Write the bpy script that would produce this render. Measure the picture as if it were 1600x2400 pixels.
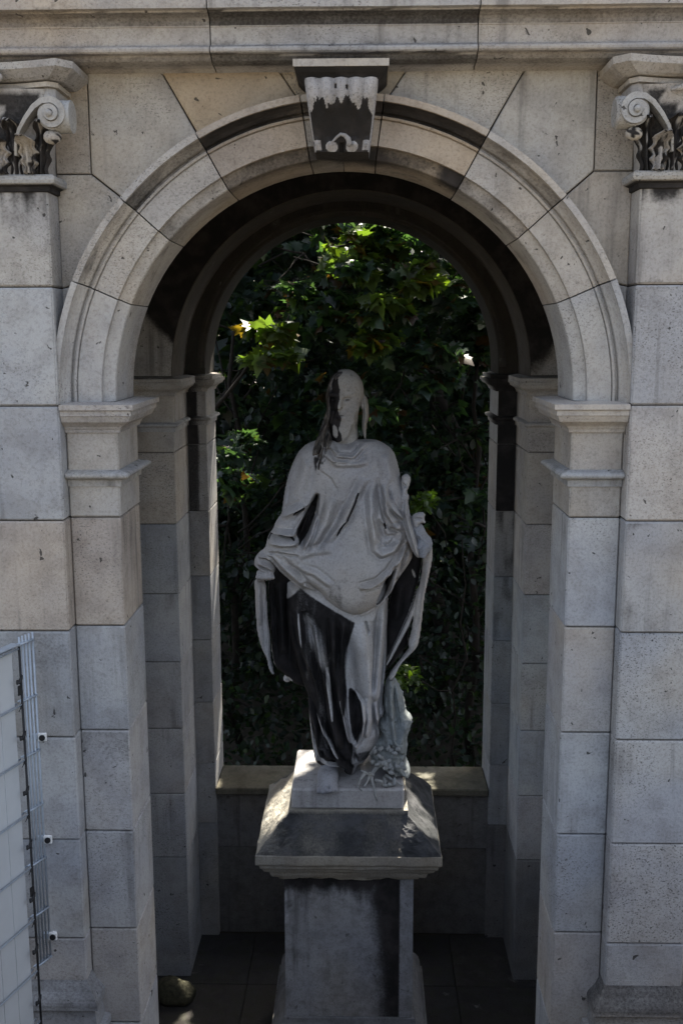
import bpy, bmesh, math, random
import numpy as np
from mathutils import Vector, Matrix

random.seed(7); RNG = np.random.default_rng(7)
SC = bpy.context.scene
for o in list(bpy.data.objects): bpy.data.objects.remove(o)
COL = SC.collection

# ------------------------------------------------------------------ camera
F_PX, PITCH, YAW, ROLL = 2402.54, 0.17257, -0.02126, -0.0030
CAM = np.array([0.0787, -4.0916, 0.2708])
def ray(x, y):
    """direction through a point of the 1600 x 2400 photograph"""
    c, s = math.cos(-ROLL), math.sin(-ROLL); X, Y = x-800, y-1200
    X, Y = c*X-s*Y, s*X+c*Y
    v = np.array([X/F_PX, 1.0, -Y/F_PX])
    c, s = math.cos(PITCH), math.sin(PITCH); v = np.array([v[0], c*v[1]+s*v[2], c*v[2]-s*v[1]])
    c, s = math.cos(YAW), math.sin(YAW);     return np.array([c*v[0]+s*v[1], -s*v[0]+c*v[1], v[2]])
def at(x, y, Y):
    v = ray(x, y); return CAM + v*((Y-CAM[1])/v[1])
fw = Vector(ray(800, 1200)).normalized(); rt = Vector(ray(900, 1200)-ray(700, 1200)).normalized(); up = rt.cross(fw)
cd = bpy.data.cameras.new('camera'); co = bpy.data.objects.new('camera', cd); COL.objects.link(co)
cd.sensor_fit = 'VERTICAL'; cd.sensor_height = 36; cd.sensor_width = 36; cd.lens = 36*F_PX/2400; cd.clip_start = .05; cd.clip_end = 1500
M = Matrix((rt, up, -fw)).transposed().to_4x4(); M.translation = Vector(CAM); co.matrix_world = M
SC.camera = co

# ------------------------------------------------------------------ light
SUN_EL, SUN_AZ = math.radians(55), math.radians(13)       # azimuth from +Y towards +X
W = bpy.data.worlds.new('World'); SC.world = W; W.use_nodes = True
wn = W.node_tree; bg = wn.nodes['Background']
sky = wn.nodes.new('ShaderNodeTexSky'); sky.sky_type = 'NISHITA'; sky.sun_disc = False
sky.sun_elevation = SUN_EL; sky.sun_rotation = SUN_AZ; sky.air_density = 1.0; sky.dust_density = 5.0; sky.ozone_density = .6
hs = wn.nodes.new('ShaderNodeHueSaturation'); hs.inputs['Saturation'].default_value = .62      # a thin veil of cloud
wn.links.new(sky.outputs[0], hs.inputs['Color']); wn.links.new(hs.outputs[0], bg.inputs[0]); bg.inputs[1].default_value = 0.10
sl = bpy.data.lights.new('sun', 'SUN'); so = bpy.data.objects.new('sun', sl); COL.objects.link(so)
sl.energy = 3.8; sl.angle = math.radians(.5); sl.color = (1, .93, .80)
to_sun = Vector((math.sin(SUN_AZ)*math.cos(SUN_EL), math.cos(SUN_AZ)*math.cos(SUN_EL), math.sin(SUN_EL)))
so.rotation_euler = to_sun.to_track_quat('Z', 'Y').to_euler(); so.location = (3, 20, 30)
SC.view_settings.view_transform = 'Standard'; SC.view_settings.look = 'None'
SC.view_settings.exposure = 2.35; SC.view_settings.gamma = 1.0; SC.view_settings.use_curve_mapping = False
SC.render.engine = 'CYCLES'; SC.cycles.max_bounces = 8; SC.cycles.diffuse_bounces = 5; SC.cycles.use_denoising = True

# ------------------------------------------------------------------ noise
def _h(ix, iy, iz, seed):
    n = (ix*374761393 + iy*668265263 + iz*2147483647 + seed*974711) & 0xFFFFFFFF
    n = ((n ^ (n >> 13))*1274126177) & 0xFFFFFFFF
    return ((n ^ (n >> 16)) & 0xFFFF)/65535.0
def vnoise(x, y, z, seed=0, octv=3):
    x, y, z = [np.asarray(a, float) for a in np.broadcast_arrays(x, y, z)]
    out = np.zeros(x.shape); amp = 1; tot = 0
    for o in range(octv):
        fx, fy, fz = np.floor(x), np.floor(y), np.floor(z)
        ix, iy, iz = fx.astype(np.int64), fy.astype(np.int64), fz.astype(np.int64)
        u, v, w = x-fx, y-fy, z-fz
        u, v, w = u*u*(3-2*u), v*v*(3-2*v), w*w*(3-2*w)
        r = 0
        for a in (0, 1):
            for b in (0, 1):
                for c in (0, 1):
                    r = r + _h(ix+a, iy+b, iz+c, seed+o)*(u if a else 1-u)*(v if b else 1-v)*(w if c else 1-w)
        out += amp*r; tot += amp; amp *= .5; x = x*2.03; y = y*2.03; z = z*2.03
    return out/tot
def sstep(a, b, x): t = np.clip((x-a)/(b-a), 0, 1); return t*t*(3-2*t)

# ------------------------------------------------------------------ objects
ORI = {}
def link_obj(name, me, parent, origin):
    o = bpy.data.objects.new(name, me); COL.objects.link(o)
    po = ORI.get(parent.name, Vector((0, 0, 0))) if parent else Vector((0, 0, 0))
    o.location = Vector(origin)-po
    if parent: o.parent = parent
    ORI[o.name] = Vector(origin)
    return o
def thing(name, label, cat, loc, group=None):
    o = bpy.data.objects.new(name, None); COL.objects.link(o); o.location = loc; o.empty_display_size = .1
    ORI[o.name] = Vector(loc); o['label'] = label; o['category'] = cat
    if group: o['group'] = group
    return o
class MB:
    def __init__(s): s.v = []; s.f = []; s.soot = []  # soot: per-vertex mask for real dirt and painted shade
    def add(s, verts, faces, soot=0.0):
        n = len(s.v); s.v.extend([tuple(map(float, p)) for p in verts]); s.f.extend([tuple(i+n for i in f) for f in faces])
        s.soot.extend(list(soot) if hasattr(soot, '__len__') else [soot]*len(verts))
    def box(s, x0, x1, y0, y1, z0, z1, ch=0.0, soot=0.0):
        if ch <= 0:
            V = [(x, y, z) for x in (x0, x1) for y in (y0, y1) for z in (z0, z1)]
            s.add(V, [(0, 1, 3, 2), (4, 6, 7, 5), (0, 4, 5, 1), (2, 3, 7, 6), (0, 2, 6, 4), (1, 5, 7, 3)], soot); return
        bm = bmesh.new(); bmesh.ops.create_cube(bm, size=1)
        for v in bm.verts: v.co = Vector(((x0+x1)/2+v.co.x*(x1-x0), (y0+y1)/2+v.co.y*(y1-y0), (z0+z1)/2+v.co.z*(z1-z0)))
        bmesh.ops.bevel(bm, geom=bm.edges[:], offset=ch, segments=1, affect='EDGES')
        bm.verts.index_update()
        s.add([v.co for v in bm.verts], [[v.index for v in f.verts] for f in bm.faces], soot); bm.free()
    def prism(s, poly, y0, y1, ch=0.0, axis='Y', soot=0.0):
        """polygon in XZ (axis Y) or YZ (axis X) or XY (axis Z), extruded from y0 to y1, chamfered at y0"""
        P = np.array(poly, float)
        a = 0.5*np.sum(P[:, 0]*np.roll(P[:, 1], -1)-np.roll(P[:, 0], -1)*P[:, 1])
        if a < 0: P = P[::-1]
        n = len(P); e = np.roll(P, -1, 0)-P; L = np.maximum(np.hypot(e[:, 0], e[:, 1]), 1e-9)[:, None]
        nr = np.stack([-e[:, 1], e[:, 0]], 1)/L; nb = nr+np.roll(nr, 1, 0)
        nb = nb/np.maximum((nb*nr).sum(1), .35)[:, None]
        rings = [(P+nb*ch, y0), (P, y0+ch), (P, y1)] if ch > 0 else [(P, y0), (P, y1)]
        V = []
        for R, y in rings:
            for p in R: V.append({'Y': (p[0], y, p[1]), 'X': (y, p[0], p[1]), 'Z': (p[0], p[1], y)}[axis])
        Fc = [tuple(range(n))[::-1], tuple((len(rings)-1)*n+i for i in range(n))]
        for k in range(len(rings)-1):
            for i in range(n): j = (i+1) % n; Fc.append((k*n+i, k*n+j, (k+1)*n+j, (k+1)*n+i))
        s.add(V, Fc, soot)
    def grid(s, P, soot=0.0, closeu=False, closev=False):
        """P[u][v] points"""
        P = np.asarray(P, float); nu, nv = P.shape[:2]; Fc = []
        for i in range(nu if closeu else nu-1):
            for j in range(nv if closev else nv-1):
                a, b = (i+1) % nu, (j+1) % nv
                Fc.append((i*nv+j, a*nv+j, a*nv+b, i*nv+b))
        s.add(P.reshape(-1, 3), Fc, np.asarray(soot).reshape(-1) if hasattr(soot, '__len__') else soot)
    def sweep(s, path, prof, closed=False, soot=0.0, cap=True):
        """profile (offset to the right of the walk, z) along a plan path, mitred"""
        P = np.array(path, float); n = len(P)
        d = np.roll(P, -1, 0)-P; d /= np.maximum(np.hypot(d[:, 0], d[:, 1]), 1e-9)[:, None]
        out = []
        for i in range(n):
            if closed: a, b = d[i-1], d[i]
            else: a, b = d[max(i-1, 0)], d[min(i, n-2)]
            na, nb = np.array([a[1], -a[0]]), np.array([b[1], -b[0]]); m = na+nb; m = m/max((m*na).sum(), .2)
            out.append([(P[i, 0]+m[0]*o, P[i, 1]+m[1]*o, z) for o, z in prof])
        k = len(s.v); s.grid(out, soot, closeu=closed)
        if cap and not closed:
            m = len(prof); s.f.append(tuple(k+i for i in range(m))); s.f.append(tuple(k+(n-1)*m+i for i in range(m))[::-1])
    def tube(s, pts, r, n=8, soot=0.0, squash=None):
        P = np.array(pts, float); rr = np.array(r, float)*np.ones(len(P)); rings = []
        for i in range(len(P)):
            t = P[min(i+1, len(P)-1)]-P[max(i-1, 0)]; t /= max(np.linalg.norm(t), 1e-9)
            u = np.cross(t, (0, 1, 0) if abs(t[1]) < .9 else (1, 0, 0)); u /= np.linalg.norm(u); w = np.cross(t, u)
            rings.append([P[i]+rr[i]*(math.cos(2*math.pi*k/n)*u+math.sin(2*math.pi*k/n)*w) for k in range(n)])
        k0 = len(s.v); s.grid(rings, soot, closev=True)
        s.f.append(tuple(k0+i for i in range(n))[::-1]); s.f.append(tuple(k0+(len(P)-1)*n+i for i in range(n)))
    def ball(s, c, r, nu=10, nv=14, soot=0.0, jitter=0, seed=0):
        R = np.ones(3)*r; out = []
        for i in range(nu+1):
            th = math.pi*(i+.001)/(nu+.002)
            out.append([(c[0]+R[0]*math.sin(th)*math.cos(2*math.pi*j/nv), c[1]+R[1]*math.sin(th)*math.sin(2*math.pi*j/nv), c[2]+R[2]*math.cos(th)) for j in range(nv)])
        P = np.array(out)
        if jitter:
            q = (P-np.array(c)); P = np.array(c)+q*(1+jitter*(vnoise(P[..., 0]*9, P[..., 1]*9, P[..., 2]*9, seed)[..., None]-.5))
        s.grid(P, soot, closev=True)
    def build(s, name, mat, parent=None, color=None, smooth=False, kind=None, origin=None):
        V = np.array(s.v); c = Vector(origin) if origin is not None else Vector((V.min(0)+V.max(0))/2)
        me = bpy.data.meshes.new(name); me.from_pydata((V-np.array(c)).tolist(), [], s.f)
        bm = bmesh.new(); bm.from_mesh(me); bmesh.ops.recalc_face_normals(bm, faces=bm.faces); bm.to_mesh(me); bm.free()
        return finish(name, me, mat, parent, c, s.soot, color, smooth, kind)
def finish(name, me, mat, parent, c, soot, color, smooth, kind):
    if soot is not None and len(soot) and max(soot) > 0:
        a = me.attributes.new('soot', 'FLOAT', 'POINT'); a.data.foreach_set('value', np.array(soot, np.float32))
    if smooth:
        me.polygons.foreach_set('use_smooth', [True]*len(me.polygons))
    if mat: me.materials.append(mat)
    o = link_obj(name, me, parent, c)
    if color: o.color = (*color, 1)
    if kind: o['kind'] = kind
    return o
def fast_mesh(name, V, Fq, mat, parent, origin, color=None, smooth=True, soot=None, kind=None, attrs=None):
    me = bpy.data.meshes.new(name); V = np.asarray(V, np.float32)-np.array(origin, np.float32); Fq = np.asarray(Fq, np.int32); k = Fq.shape[1]
    me.vertices.add(len(V)); me.vertices.foreach_set('co', V.ravel())
    me.loops.add(Fq.size); me.loops.foreach_set('vertex_index', Fq.ravel())
    me.polygons.add(len(Fq)); me.polygons.foreach_set('loop_start', np.arange(len(Fq), dtype=np.int32)*k)
    me.update(calc_edges=True)
    for nm, arr in (attrs or {}).items():
        a = me.color_attributes.new(nm, 'FLOAT_COLOR', 'POINT'); a.data.foreach_set('color', np.asarray(arr, np.float32).ravel())
    return finish(name, me, mat, parent, Vector(origin), soot, color, smooth, kind)

# ------------------------------------------------------------------ materials
def new_mat(name):
    m = bpy.data.materials.new(name); m.use_nodes = True; nt = m.node_tree; b = nt.nodes['Principled BSDF']; return m, nt, b
class N:
    def __init__(s, nt): s.nt = nt
    def __call__(s, t, ins=None, **kw):
        n = s.nt.nodes.new(t)
        for k, v in kw.items(): setattr(n, k, v)
        for k, v in (ins or {}).items():
            if hasattr(v, 'is_output') and v.is_output: s.nt.links.new(v, n.inputs[k])
            else: n.inputs[k].default_value = v
        return n
    def noise(s, vec, scale, detail=4, rough=.55, dist=0):
        return s('ShaderNodeTexNoise', {'Vector': vec, 'Scale': scale, 'Detail': detail, 'Roughness': rough, 'Distortion': dist}).outputs['Fac']
    def ramp(s, fac, a, b, ca=(0, 0, 0, 1), cb=(1, 1, 1, 1)):
        r = s('ShaderNodeMapRange', {'Value': fac, 'From Min': a, 'From Max': b, 'To Min': 0., 'To Max': 1.}); r.clamp = True; r.interpolation_type = 'SMOOTHSTEP'; return r.outputs[0]
    def math(s, op, a, b=0.0):
        n = s.nt.nodes.new('ShaderNodeMath'); n.operation = op
        for i, v in enumerate((a, b)):
            if hasattr(v, 'is_output'): s.nt.links.new(v, n.inputs[i])
            else: n.inputs[i].default_value = v
        return n.outputs[0]
    def mix(s, fac, a, b, mode='MIX'):
        n = s.nt.nodes.new('ShaderNodeMix'); n.data_type = 'RGBA'; n.blend_type = mode
        for i, v in ((0, fac), (6, a), (7, b)):
            if hasattr(v, 'is_output'): s.nt.links.new(v, n.inputs[i])
            else: n.inputs[i].default_value = v
        return n.outputs[2]
def mapped(g, pos, sc):
    n = g('ShaderNodeMapping', {'Vector': pos, 'Scale': sc}); return n.outputs[0]
def stone_mat(name, pits=1.0, streak=1.0, soot_shade_col=(.020, .0188, .0185, 1), bump=.35, moss=0.0, mottle=1.0):
    m, nt, b = new_mat(name); g = N(nt)
    pos = g('ShaderNodeNewGeometry').outputs['Position']; oi = g('ShaderNodeObjectInfo')
    # every stone samples its own patch of the pattern
    off = g('ShaderNodeVectorMath', {0: pos, 1: (0, 0, 0)}, operation='ADD')
    rv = g('ShaderNodeCombineXYZ', {'X': g.math('MULTIPLY', oi.outputs['Random'], 17.0), 'Y': g.math('MULTIPLY', oi.outputs['Random'], 31.0), 'Z': 0.0}).outputs[0]
    nt.links.new(rv, off.inputs[1]); p = off.outputs[0]
    col = g.mix(1.0, oi.outputs['Color'], (1, 1, 1, 1), 'MULTIPLY')
    big = g.noise(p, 2.3, 3); med = g.noise(p, 9, 5, .6); fine = g.noise(p, 85, 4, .65); grain = g.noise(p, 260, 2)
    col = g.mix(g.ramp(big, .35, .7), col, g.mix(1.0, col, (.82, .84, .90, 1), 'MULTIPLY'))
    col = g.mix(g.math('MULTIPLY', g.ramp(med, .42, .68), .55*mottle), col, g.mix(1.0, col, (.70, .68, .66, 1), 'MULTIPLY'))
    col = g.mix(g.math('MULTIPLY', g.ramp(fine, .45, .70), .48), col, g.mix(1.0, col, (.55, .53, .51, 1), 'MULTIPLY'))
    col = g.mix(g.math('MULTIPLY', g.ramp(grain, .45, .7), .40), col, g.mix(1.0, col, (1.25, 1.25, 1.25, 1), 'MULTIPLY'))
    col = g.mix(g.ramp(g.noise(p, 1.3, 3), .45, .72), col, g.mix(1.0, col, (1.04, .97, .88, 1), 'MULTIPLY'))
    # pale lime bloom
    bl = g.noise(p, 5.5, 6, .7, .6)
    col = g.mix(g.math('MULTIPLY', g.ramp(bl, .63, .72), .35), col, (.42, .42, .41, 1))
    # run-off streaks
    st = g.noise(mapped(g, p, (16, 16, .9)), 1.0, 4, .6); st2 = g.ramp(g.noise(p, 1.1, 2), .45, .65)
    col = g.mix(g.math('MULTIPLY', g.math('MULTIPLY', g.ramp(st, .5, .72), st2), .6*streak), col, (.085, .08, .075, 1))
    # pitted weathering in patches
    gate = g.ramp(g.noise(p, 1.9, 3, .6), .40, .62)
    pit = g.ramp(g.noise(mapped(g, p, (1, 1, 1.5)), 112, 4, .62, .1), .55, .66); gate = g.math('MULTIPLY', gate, g.math('ADD', .35, g.math('MULTIPLY', g.math('FRACT', g.math('MULTIPLY', oi.outputs['Random'], 7.31)), .60)))
    pitm = g.math('MULTIPLY', g.math('MULTIPLY', pit, gate), .95*pits)
    col = g.mix(pitm, col, (.055, .05, .046, 1))
    holes = g.ramp(g.noise(p, 24, 3, .5, .5), .70, .73); col = g.mix(g.math('MULTIPLY', holes, .85*pits), col, (.03, .027, .025, 1))
    if moss:
        mm = g.ramp(g.noise(p, 14, 6, .7), .45, .62); col = g.mix(g.math('MULTIPLY', mm, moss), col, (.045, .05, .03, 1))
    at_ = g('ShaderNodeAttribute', attribute_name='soot').outputs['Fac']  # one mask for real dirt and for painted shade
    sm = g.ramp(g.math('ADD', at_, g.math('MULTIPLY', g.math('SUBTRACT', g.math('ADD', g.math('MULTIPLY', fine, .5), g.math('MULTIPLY', med, .5)), .5), .6)), .22, .85)
    sc_ = g.mix(g.ramp(med, .4, .7), soot_shade_col, (soot_shade_col[0]*2.3, soot_shade_col[1]*2.2, soot_shade_col[2]*2.2, 1))
    col = g.mix(sm, col, sc_)
    nt.links.new(col, b.inputs['Base Color']); b.inputs['Roughness'].default_value = .92; b.inputs['Specular IOR Level'].default_value = .25
    hgt = g.math('SUBTRACT', g.math('ADD', g.math('MULTIPLY', fine, .5), g.math('ADD', g.math('MULTIPLY', med, .8), g.math('MULTIPLY', grain, .15))), g.math('ADD', g.math('MULTIPLY', pitm, .8), g.math('MULTIPLY', holes, 1.2*pits)))
    bp = g('ShaderNodeBump', {'Height': hgt, 'Strength': bump, 'Distance': .012}); nt.links.new(bp.outputs[0], b.inputs['Normal'])
    return m
def plain_mat(name, col, rough=.7, metal=0, var=.25, scale=30, bump=.1, spec=.4):
    m, nt, b = new_mat(name); g = N(nt); pos = g('ShaderNodeNewGeometry').outputs['Position']
    n = g.noise(pos, scale, 4, .6); n2 = g.noise(pos, scale*.12, 3)
    c = g.mix(g.ramp(g.math('MULTIPLY', g.math('ADD', n, n2), .5), .35, .65), (*[k*(1-var) for k in col], 1), (*[min(k*(1+var), 1) for k in col], 1))
    nt.links.new(c, b.inputs['Base Color']); b.inputs['Roughness'].default_value = rough; b.inputs['Metallic'].default_value = metal; b.inputs['Specular IOR Level'].default_value = spec
    bp = g('ShaderNodeBump', {'Height': n, 'Strength': bump, 'Distance': .01}); nt.links.new(bp.outputs[0], b.inputs['Normal'])
    return m
STONE = stone_mat('weathered_limestone')
STONE_DARK = stone_mat('sooty_limestone', pits=.6, streak=1.6, moss=.25)
STATUE = stone_mat('statue_stone', pits=.35, streak=.8, bump=.22, mottle=.8, soot_shade_col=(.015, .014, .0145, 1))
CRUST = stone_mat('mossy_crust_stone', pits=.7, streak=.8, bump=.6, moss=.35)
MORTAR = plain_mat('old_mortar', (.062, .053, .045), .95)
CAPM = stone_mat('blue_black_crust_shade', pits=.25, streak=.3, soot_shade_col=(.036, .038, .040, 1), bump=.7)
FLOORM = stone_mat('paving_stone', pits=.5, moss=.4)
STEEL = plain_mat('galvanised_wire', (.36, .41, .47), .5, .25, .12)
BLACK = plain_mat('black_rubber', (.012, .012, .013), .6)
WHITEP = plain_mat('white_plastic', (.72, .72, .70), .5)
STRIP = plain_mat('grey_white_screen', (.46, .485, .505), .55, 0, .06, 6, .03)
MOSS = plain_mat('dry_moss', (.055, .052, .032), .95, 0, .5, 40, .6)
BARK = plain_mat('bark', (.020, .016, .013), .95, 0, .4, 25, .6)
GROUND = plain_mat('leaf_litter_soil', (.045, .038, .028), .95, 0, .4, 3, .4)
def leaf_mat(name):
    m, nt, b = new_mat(name); g = N(nt)
    c = g('ShaderNodeVertexColor', layer_name='leafcol').outputs['Color']
    nt.links.new(c, b.inputs['Base Color']); b.inputs['Roughness'].default_value = .38; b.inputs['Specular IOR Level'].default_value = .5
    tr = g('ShaderNodeBsdfTranslucent'); tc = g.mix(1.0, c, (2.6, 2.8, .7, 1), 'MULTIPLY'); nt.links.new(tc, tr.inputs['Color'])
    mx = g('ShaderNodeMixShader', {0: .42}); nt.links.new(b.outputs[0], mx.inputs[1]); nt.links.new(tr.outputs[0], mx.inputs[2])
    nt.links.new(mx.outputs[0], nt.nodes['Material Output'].inputs['Surface']); return m
LEAF = leaf_mat('leaf')

# stone colours (each stone its own tint)
WARM, GREY, BLUE, DARKG = (.425, .392, .34), (.40, .396, .390), (.36, .378, .385), (.22, .217, .213)
def tint(c, v=.10):
    k = 1+random.uniform(-v, v); w = random.uniform(-.03, .03); return (c[0]*k*(1+w), c[1]*k, c[2]*k*(1-w))
def lerp(a, b, t): return tuple(a[i]*(1-t)+b[i]*t for i in range(3))

# ================================================================== SETTING
GZ = -4.1
mb = MB(); mb.add([(-150, -150, GZ-.006), (150, -150, GZ-.006), (150, 150, GZ-.006), (-150, 150, GZ-.006)], [(0, 1, 2, 3)])
mb.build('ground', GROUND, None, kind='structure')

# unseen terrace assumed under the raised camera, put in to shade the sunken court
mb = MB(); mb.box(-40, 40, -60, -1.95, GZ-.2, -1.42); mb.build('added_terrace', plain_mat('added_terrace_gravel', (.13, .11, .08), .95, 0, .3, 20, .4), None, kind='structure')
ARC = thing('stone_arcade', 'weathered beige and grey stone arcade with a round arch, keystone and leafy capitals', 'building', (0, 0, GZ))
H = .4577; JZ = [.450-k*H for k in range(0, 11)]          # course joints
R0, R1, ZC = .915, 1.139, .02
PIN, POUT, PIL0, PIL1 = .907, 1.1135, 1.1155, 1.445
G = .0023                                                    # half joint

def arc_pts(r, a0, a1, n, zc=ZC): return [(r*math.cos(a0+(a1-a0)*i/n), zc+r*math.sin(a0+(a1-a0)*i/n)) for i in range(n+1)]

# ---- facade wall core with arch opening
def arch_wall(name, mat, parent, X0, X1, top, rc, zc, y0, y1, bottom, color=None):
    """wall with an arched opening, built as quads so that the concave outline stays clean"""
    m = MB(); n = 40; a = [math.pi*(1-i/n) for i in range(n+1)]
    inner = [(-rc, bottom)]+[(rc*math.cos(t), zc+rc*math.sin(t)) for t in a]+[(rc, bottom)]
    outer = [(X0, bottom)]
    for t in a:
        c, s = math.cos(t), math.sin(t); kx = (X1 if c > 0 else X0)/c if abs(c) > 1e-6 else 1e9; kz = (top-zc)/s if s > 1e-6 else 1e9
        k = min(kx, kz); outer.append((c*k, zc+s*k))
    outer.append((X1, bottom))
    P = [[(i[0], y0, i[1]), (o[0], y0, o[1]), (o[0], y1, o[1]), (i[0], y1, i[1])] for i, o in zip(inner, outer)]
    m.grid(P, closev=True); return m.build(name, mat, parent, color=color)
wall = arch_wall('facade_wall', MORTAR, ARC, -4, 4, 1.26, .94, ZC, .075, .352, GZ)

def pstone(parent, poly, y0, y1, col, mat=STONE, ch=.004, name='stone', jig=.002):
    y0 = y0+random.uniform(-jig, jig); m = MB(); m.prism(poly, y0, y1, ch); return m.build(name, mat, parent, color=col)
# spandrel stones
A1, A2, A3, A4 = [math.radians(a) for a in (23.5, 42, 61, 82)]
def op(a, r=R1-.012): return (r*math.cos(a), ZC+r*math.sin(a))
TOPZ = 1.262
for sx in (-1, 1):
    cx = -.98 if sx < 0 else -.968
    def arcseg(a0, a1, n=8): return [(-op(a0+(a1-a0)*i/n)[0], op(a0+(a1-a0)*i/n)[1]) for i in range(n+1)]
    zj = JZ[0]
    polys = [
        [(-PIL0, .004), (-PIL0, zj-G)]+arcseg(A1-.004, -.01, 6),
        [(-PIL0, zj+G), (-PIL0, .885-G), (cx-G*.4, .885-G)]+arcseg(A2-.003, A1+.003),
        [(-PIL0, .885+G), (-PIL0, TOPZ), (cx-G, TOPZ), (cx-G, .885+G)],
        [(cx+G, .885+G), (cx+G, TOPZ), (-.695-G, TOPZ)]+arcseg(A3-.003, A2+.003),
        [(-.695+G, TOPZ), (-.245-G, TOPZ)]+arcseg(A4-.002, A3+.003),
        [(-.245+G, TOPZ), (-.11, TOPZ)]+arcseg(math.radians(85), A4+.002, 3)]
    cols = [lerp(GREY, WARM, .3), WARM, WARM, lerp(WARM, GREY, .25), (.40, .34, .255), (.36, .31, .24)]
    if sx > 0: cols = [lerp(GREY, WARM, .4), WARM, WARM, lerp(WARM, GREY, .15), lerp(WARM, GREY, .3), (.36, .31, .24)]
    for pl, c in zip(polys, cols):
        pl = [(-x*sx, z) for x, z in pl]
        pstone(wall, pl, .05, .35, tint(c, .05))
# plain wall beyond the pilasters
for sx in (-1, 1):
    for k in range(-1, 9):
        zt = 1.262 if k < 0 else JZ[k]; zb = JZ[k+1]
        for i in range(3):
            a = PIL1+.004+i*.85+(.2 if k % 2 and i else 0); b = PIL1+(i+1)*.85+(.2 if k % 2 else 0)
            m = MB(); m.box(*sorted((sx*a, sx*b)), .05+random.uniform(-.002, .002), .3, zb+G, zt-G, .004); m.build('stone', STONE, wall, color=tint(lerp(WARM, GREY, .6)))

# ---- voussoirs
PROF = [(R1, .07), (R1, -.062), (R1-.025, -.064), (R1-.027, -.050), (R1-.031, -.036), (R1-.040, -.018), (R1-.052, -.004), (R1-.056, .014), (R1-.064, .014),
        (R1-.067, -.004), (R1-.072, -.006), (R1-.077, -.003), (R1-.078, .009), (R1-.082, .009), (R1-.083, 0), (R0+.048, 0), (R0+.046, .024), (R0+.030, .030), (R0+.004, .040), (R0, .046), (R0, .36), (R1, .36)]
archc = arch_wall('arch', MORTAR, ARC, -1.12, 1.12, 1.15, .925, ZC, .078, .345, .01)
def voussoir(a0, a1, col, parent=archc, crust_shade=0.0):
    n = max(3, int(abs(a1-a0)/math.radians(3))); m = MB(); dy = random.uniform(-.0015, .0015); dr = random.uniform(-.001, .001)
    P = []; S = []
    for i in range(n+1):
        t = a0+(a1-a0)*i/n; P.append([((r+dr)*math.cos(t), y+dy, ZC+(r+dr)*math.sin(t)) for r, y in PROF])
    rr = np.array([p[0] for p in PROF]); yy = np.array([p[1] for p in PROF]); shel = ((rr < R1-.0265) & (rr > R1-.0665))*1.0+((rr < R0+.047) & (yy < .1))*.8+((rr > R0+.09) & (rr < R1-.08))*.12  # recessed bands darkened towards the crown, shade painted in with the dirt
    S = [[float(crust_shade*w_*(.45+1.1*float(vnoise(p[0]*9, 3, p[2]*9, 41)))) for w_, p in zip(shel, row)] for row in P]
    m.grid(P, np.array(S), closev=True); k = len(PROF)
    m.f.append(tuple(range(k))[::-1]); m.f.append(tuple(n*k+i for i in range(k))); m.build('voussoir', STONE, parent, color=col)
g_ = .0024
AN = [-.018, A1, A2, A3, A4, math.pi/2+.0008]
for side in (0, 1):
    for i in range(5):
        a0, a1 = AN[i]+(g_ if i else 0), AN[i+1]-g_
        c = lerp(GREY, WARM, min(1, .35+.2*i)); c = tuple(k*1.06 for k in c)
        if i >= 3: c = (.37, .33, .28)
        if side: a0, a1 = math.pi-a1, math.pi-a0
        voussoir(a0, a1, tint(c, .05), archc, [.1, .22, .55, .95, 1.0][i])

def face(m, x0, x1, y, z0, z1, A, B=0.0, top=0.0, seed=0):
    """front skin of an ashlar with its own crusts: patches A, edge dirt B, run-off from above top"""
    x0, x1 = sorted((x0, x1)); i = .0065; xs, zs_ = np.linspace(x0+i, x1-i, 14), np.linspace(z0+i, z1-i, 18); X, Z = np.meshgrid(xs, zs_, indexing='ij')
    s_ = A*np.clip((vnoise(X*5, seed*1.7, Z*5, 13, 4)-.44)*4, 0, 1)
    e = np.minimum(np.minimum(X-x0, x1-X), np.minimum(Z-z0, z1-Z)); s_ += B*np.exp(-e/.02)*vnoise(X*18, seed, Z*18, 3)*1.6
    if top: s_ += top*np.clip((vnoise(X*42, seed, Z*2.2, 5)-.35)*3, 0, 1.2)*np.exp(-(z1-Z)/.07)
    P = np.stack([X, np.full(X.shape, y-.0012)-.0015*vnoise(X*12, seed, Z*12, 9), Z], -1); m.grid(P, s_)
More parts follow.
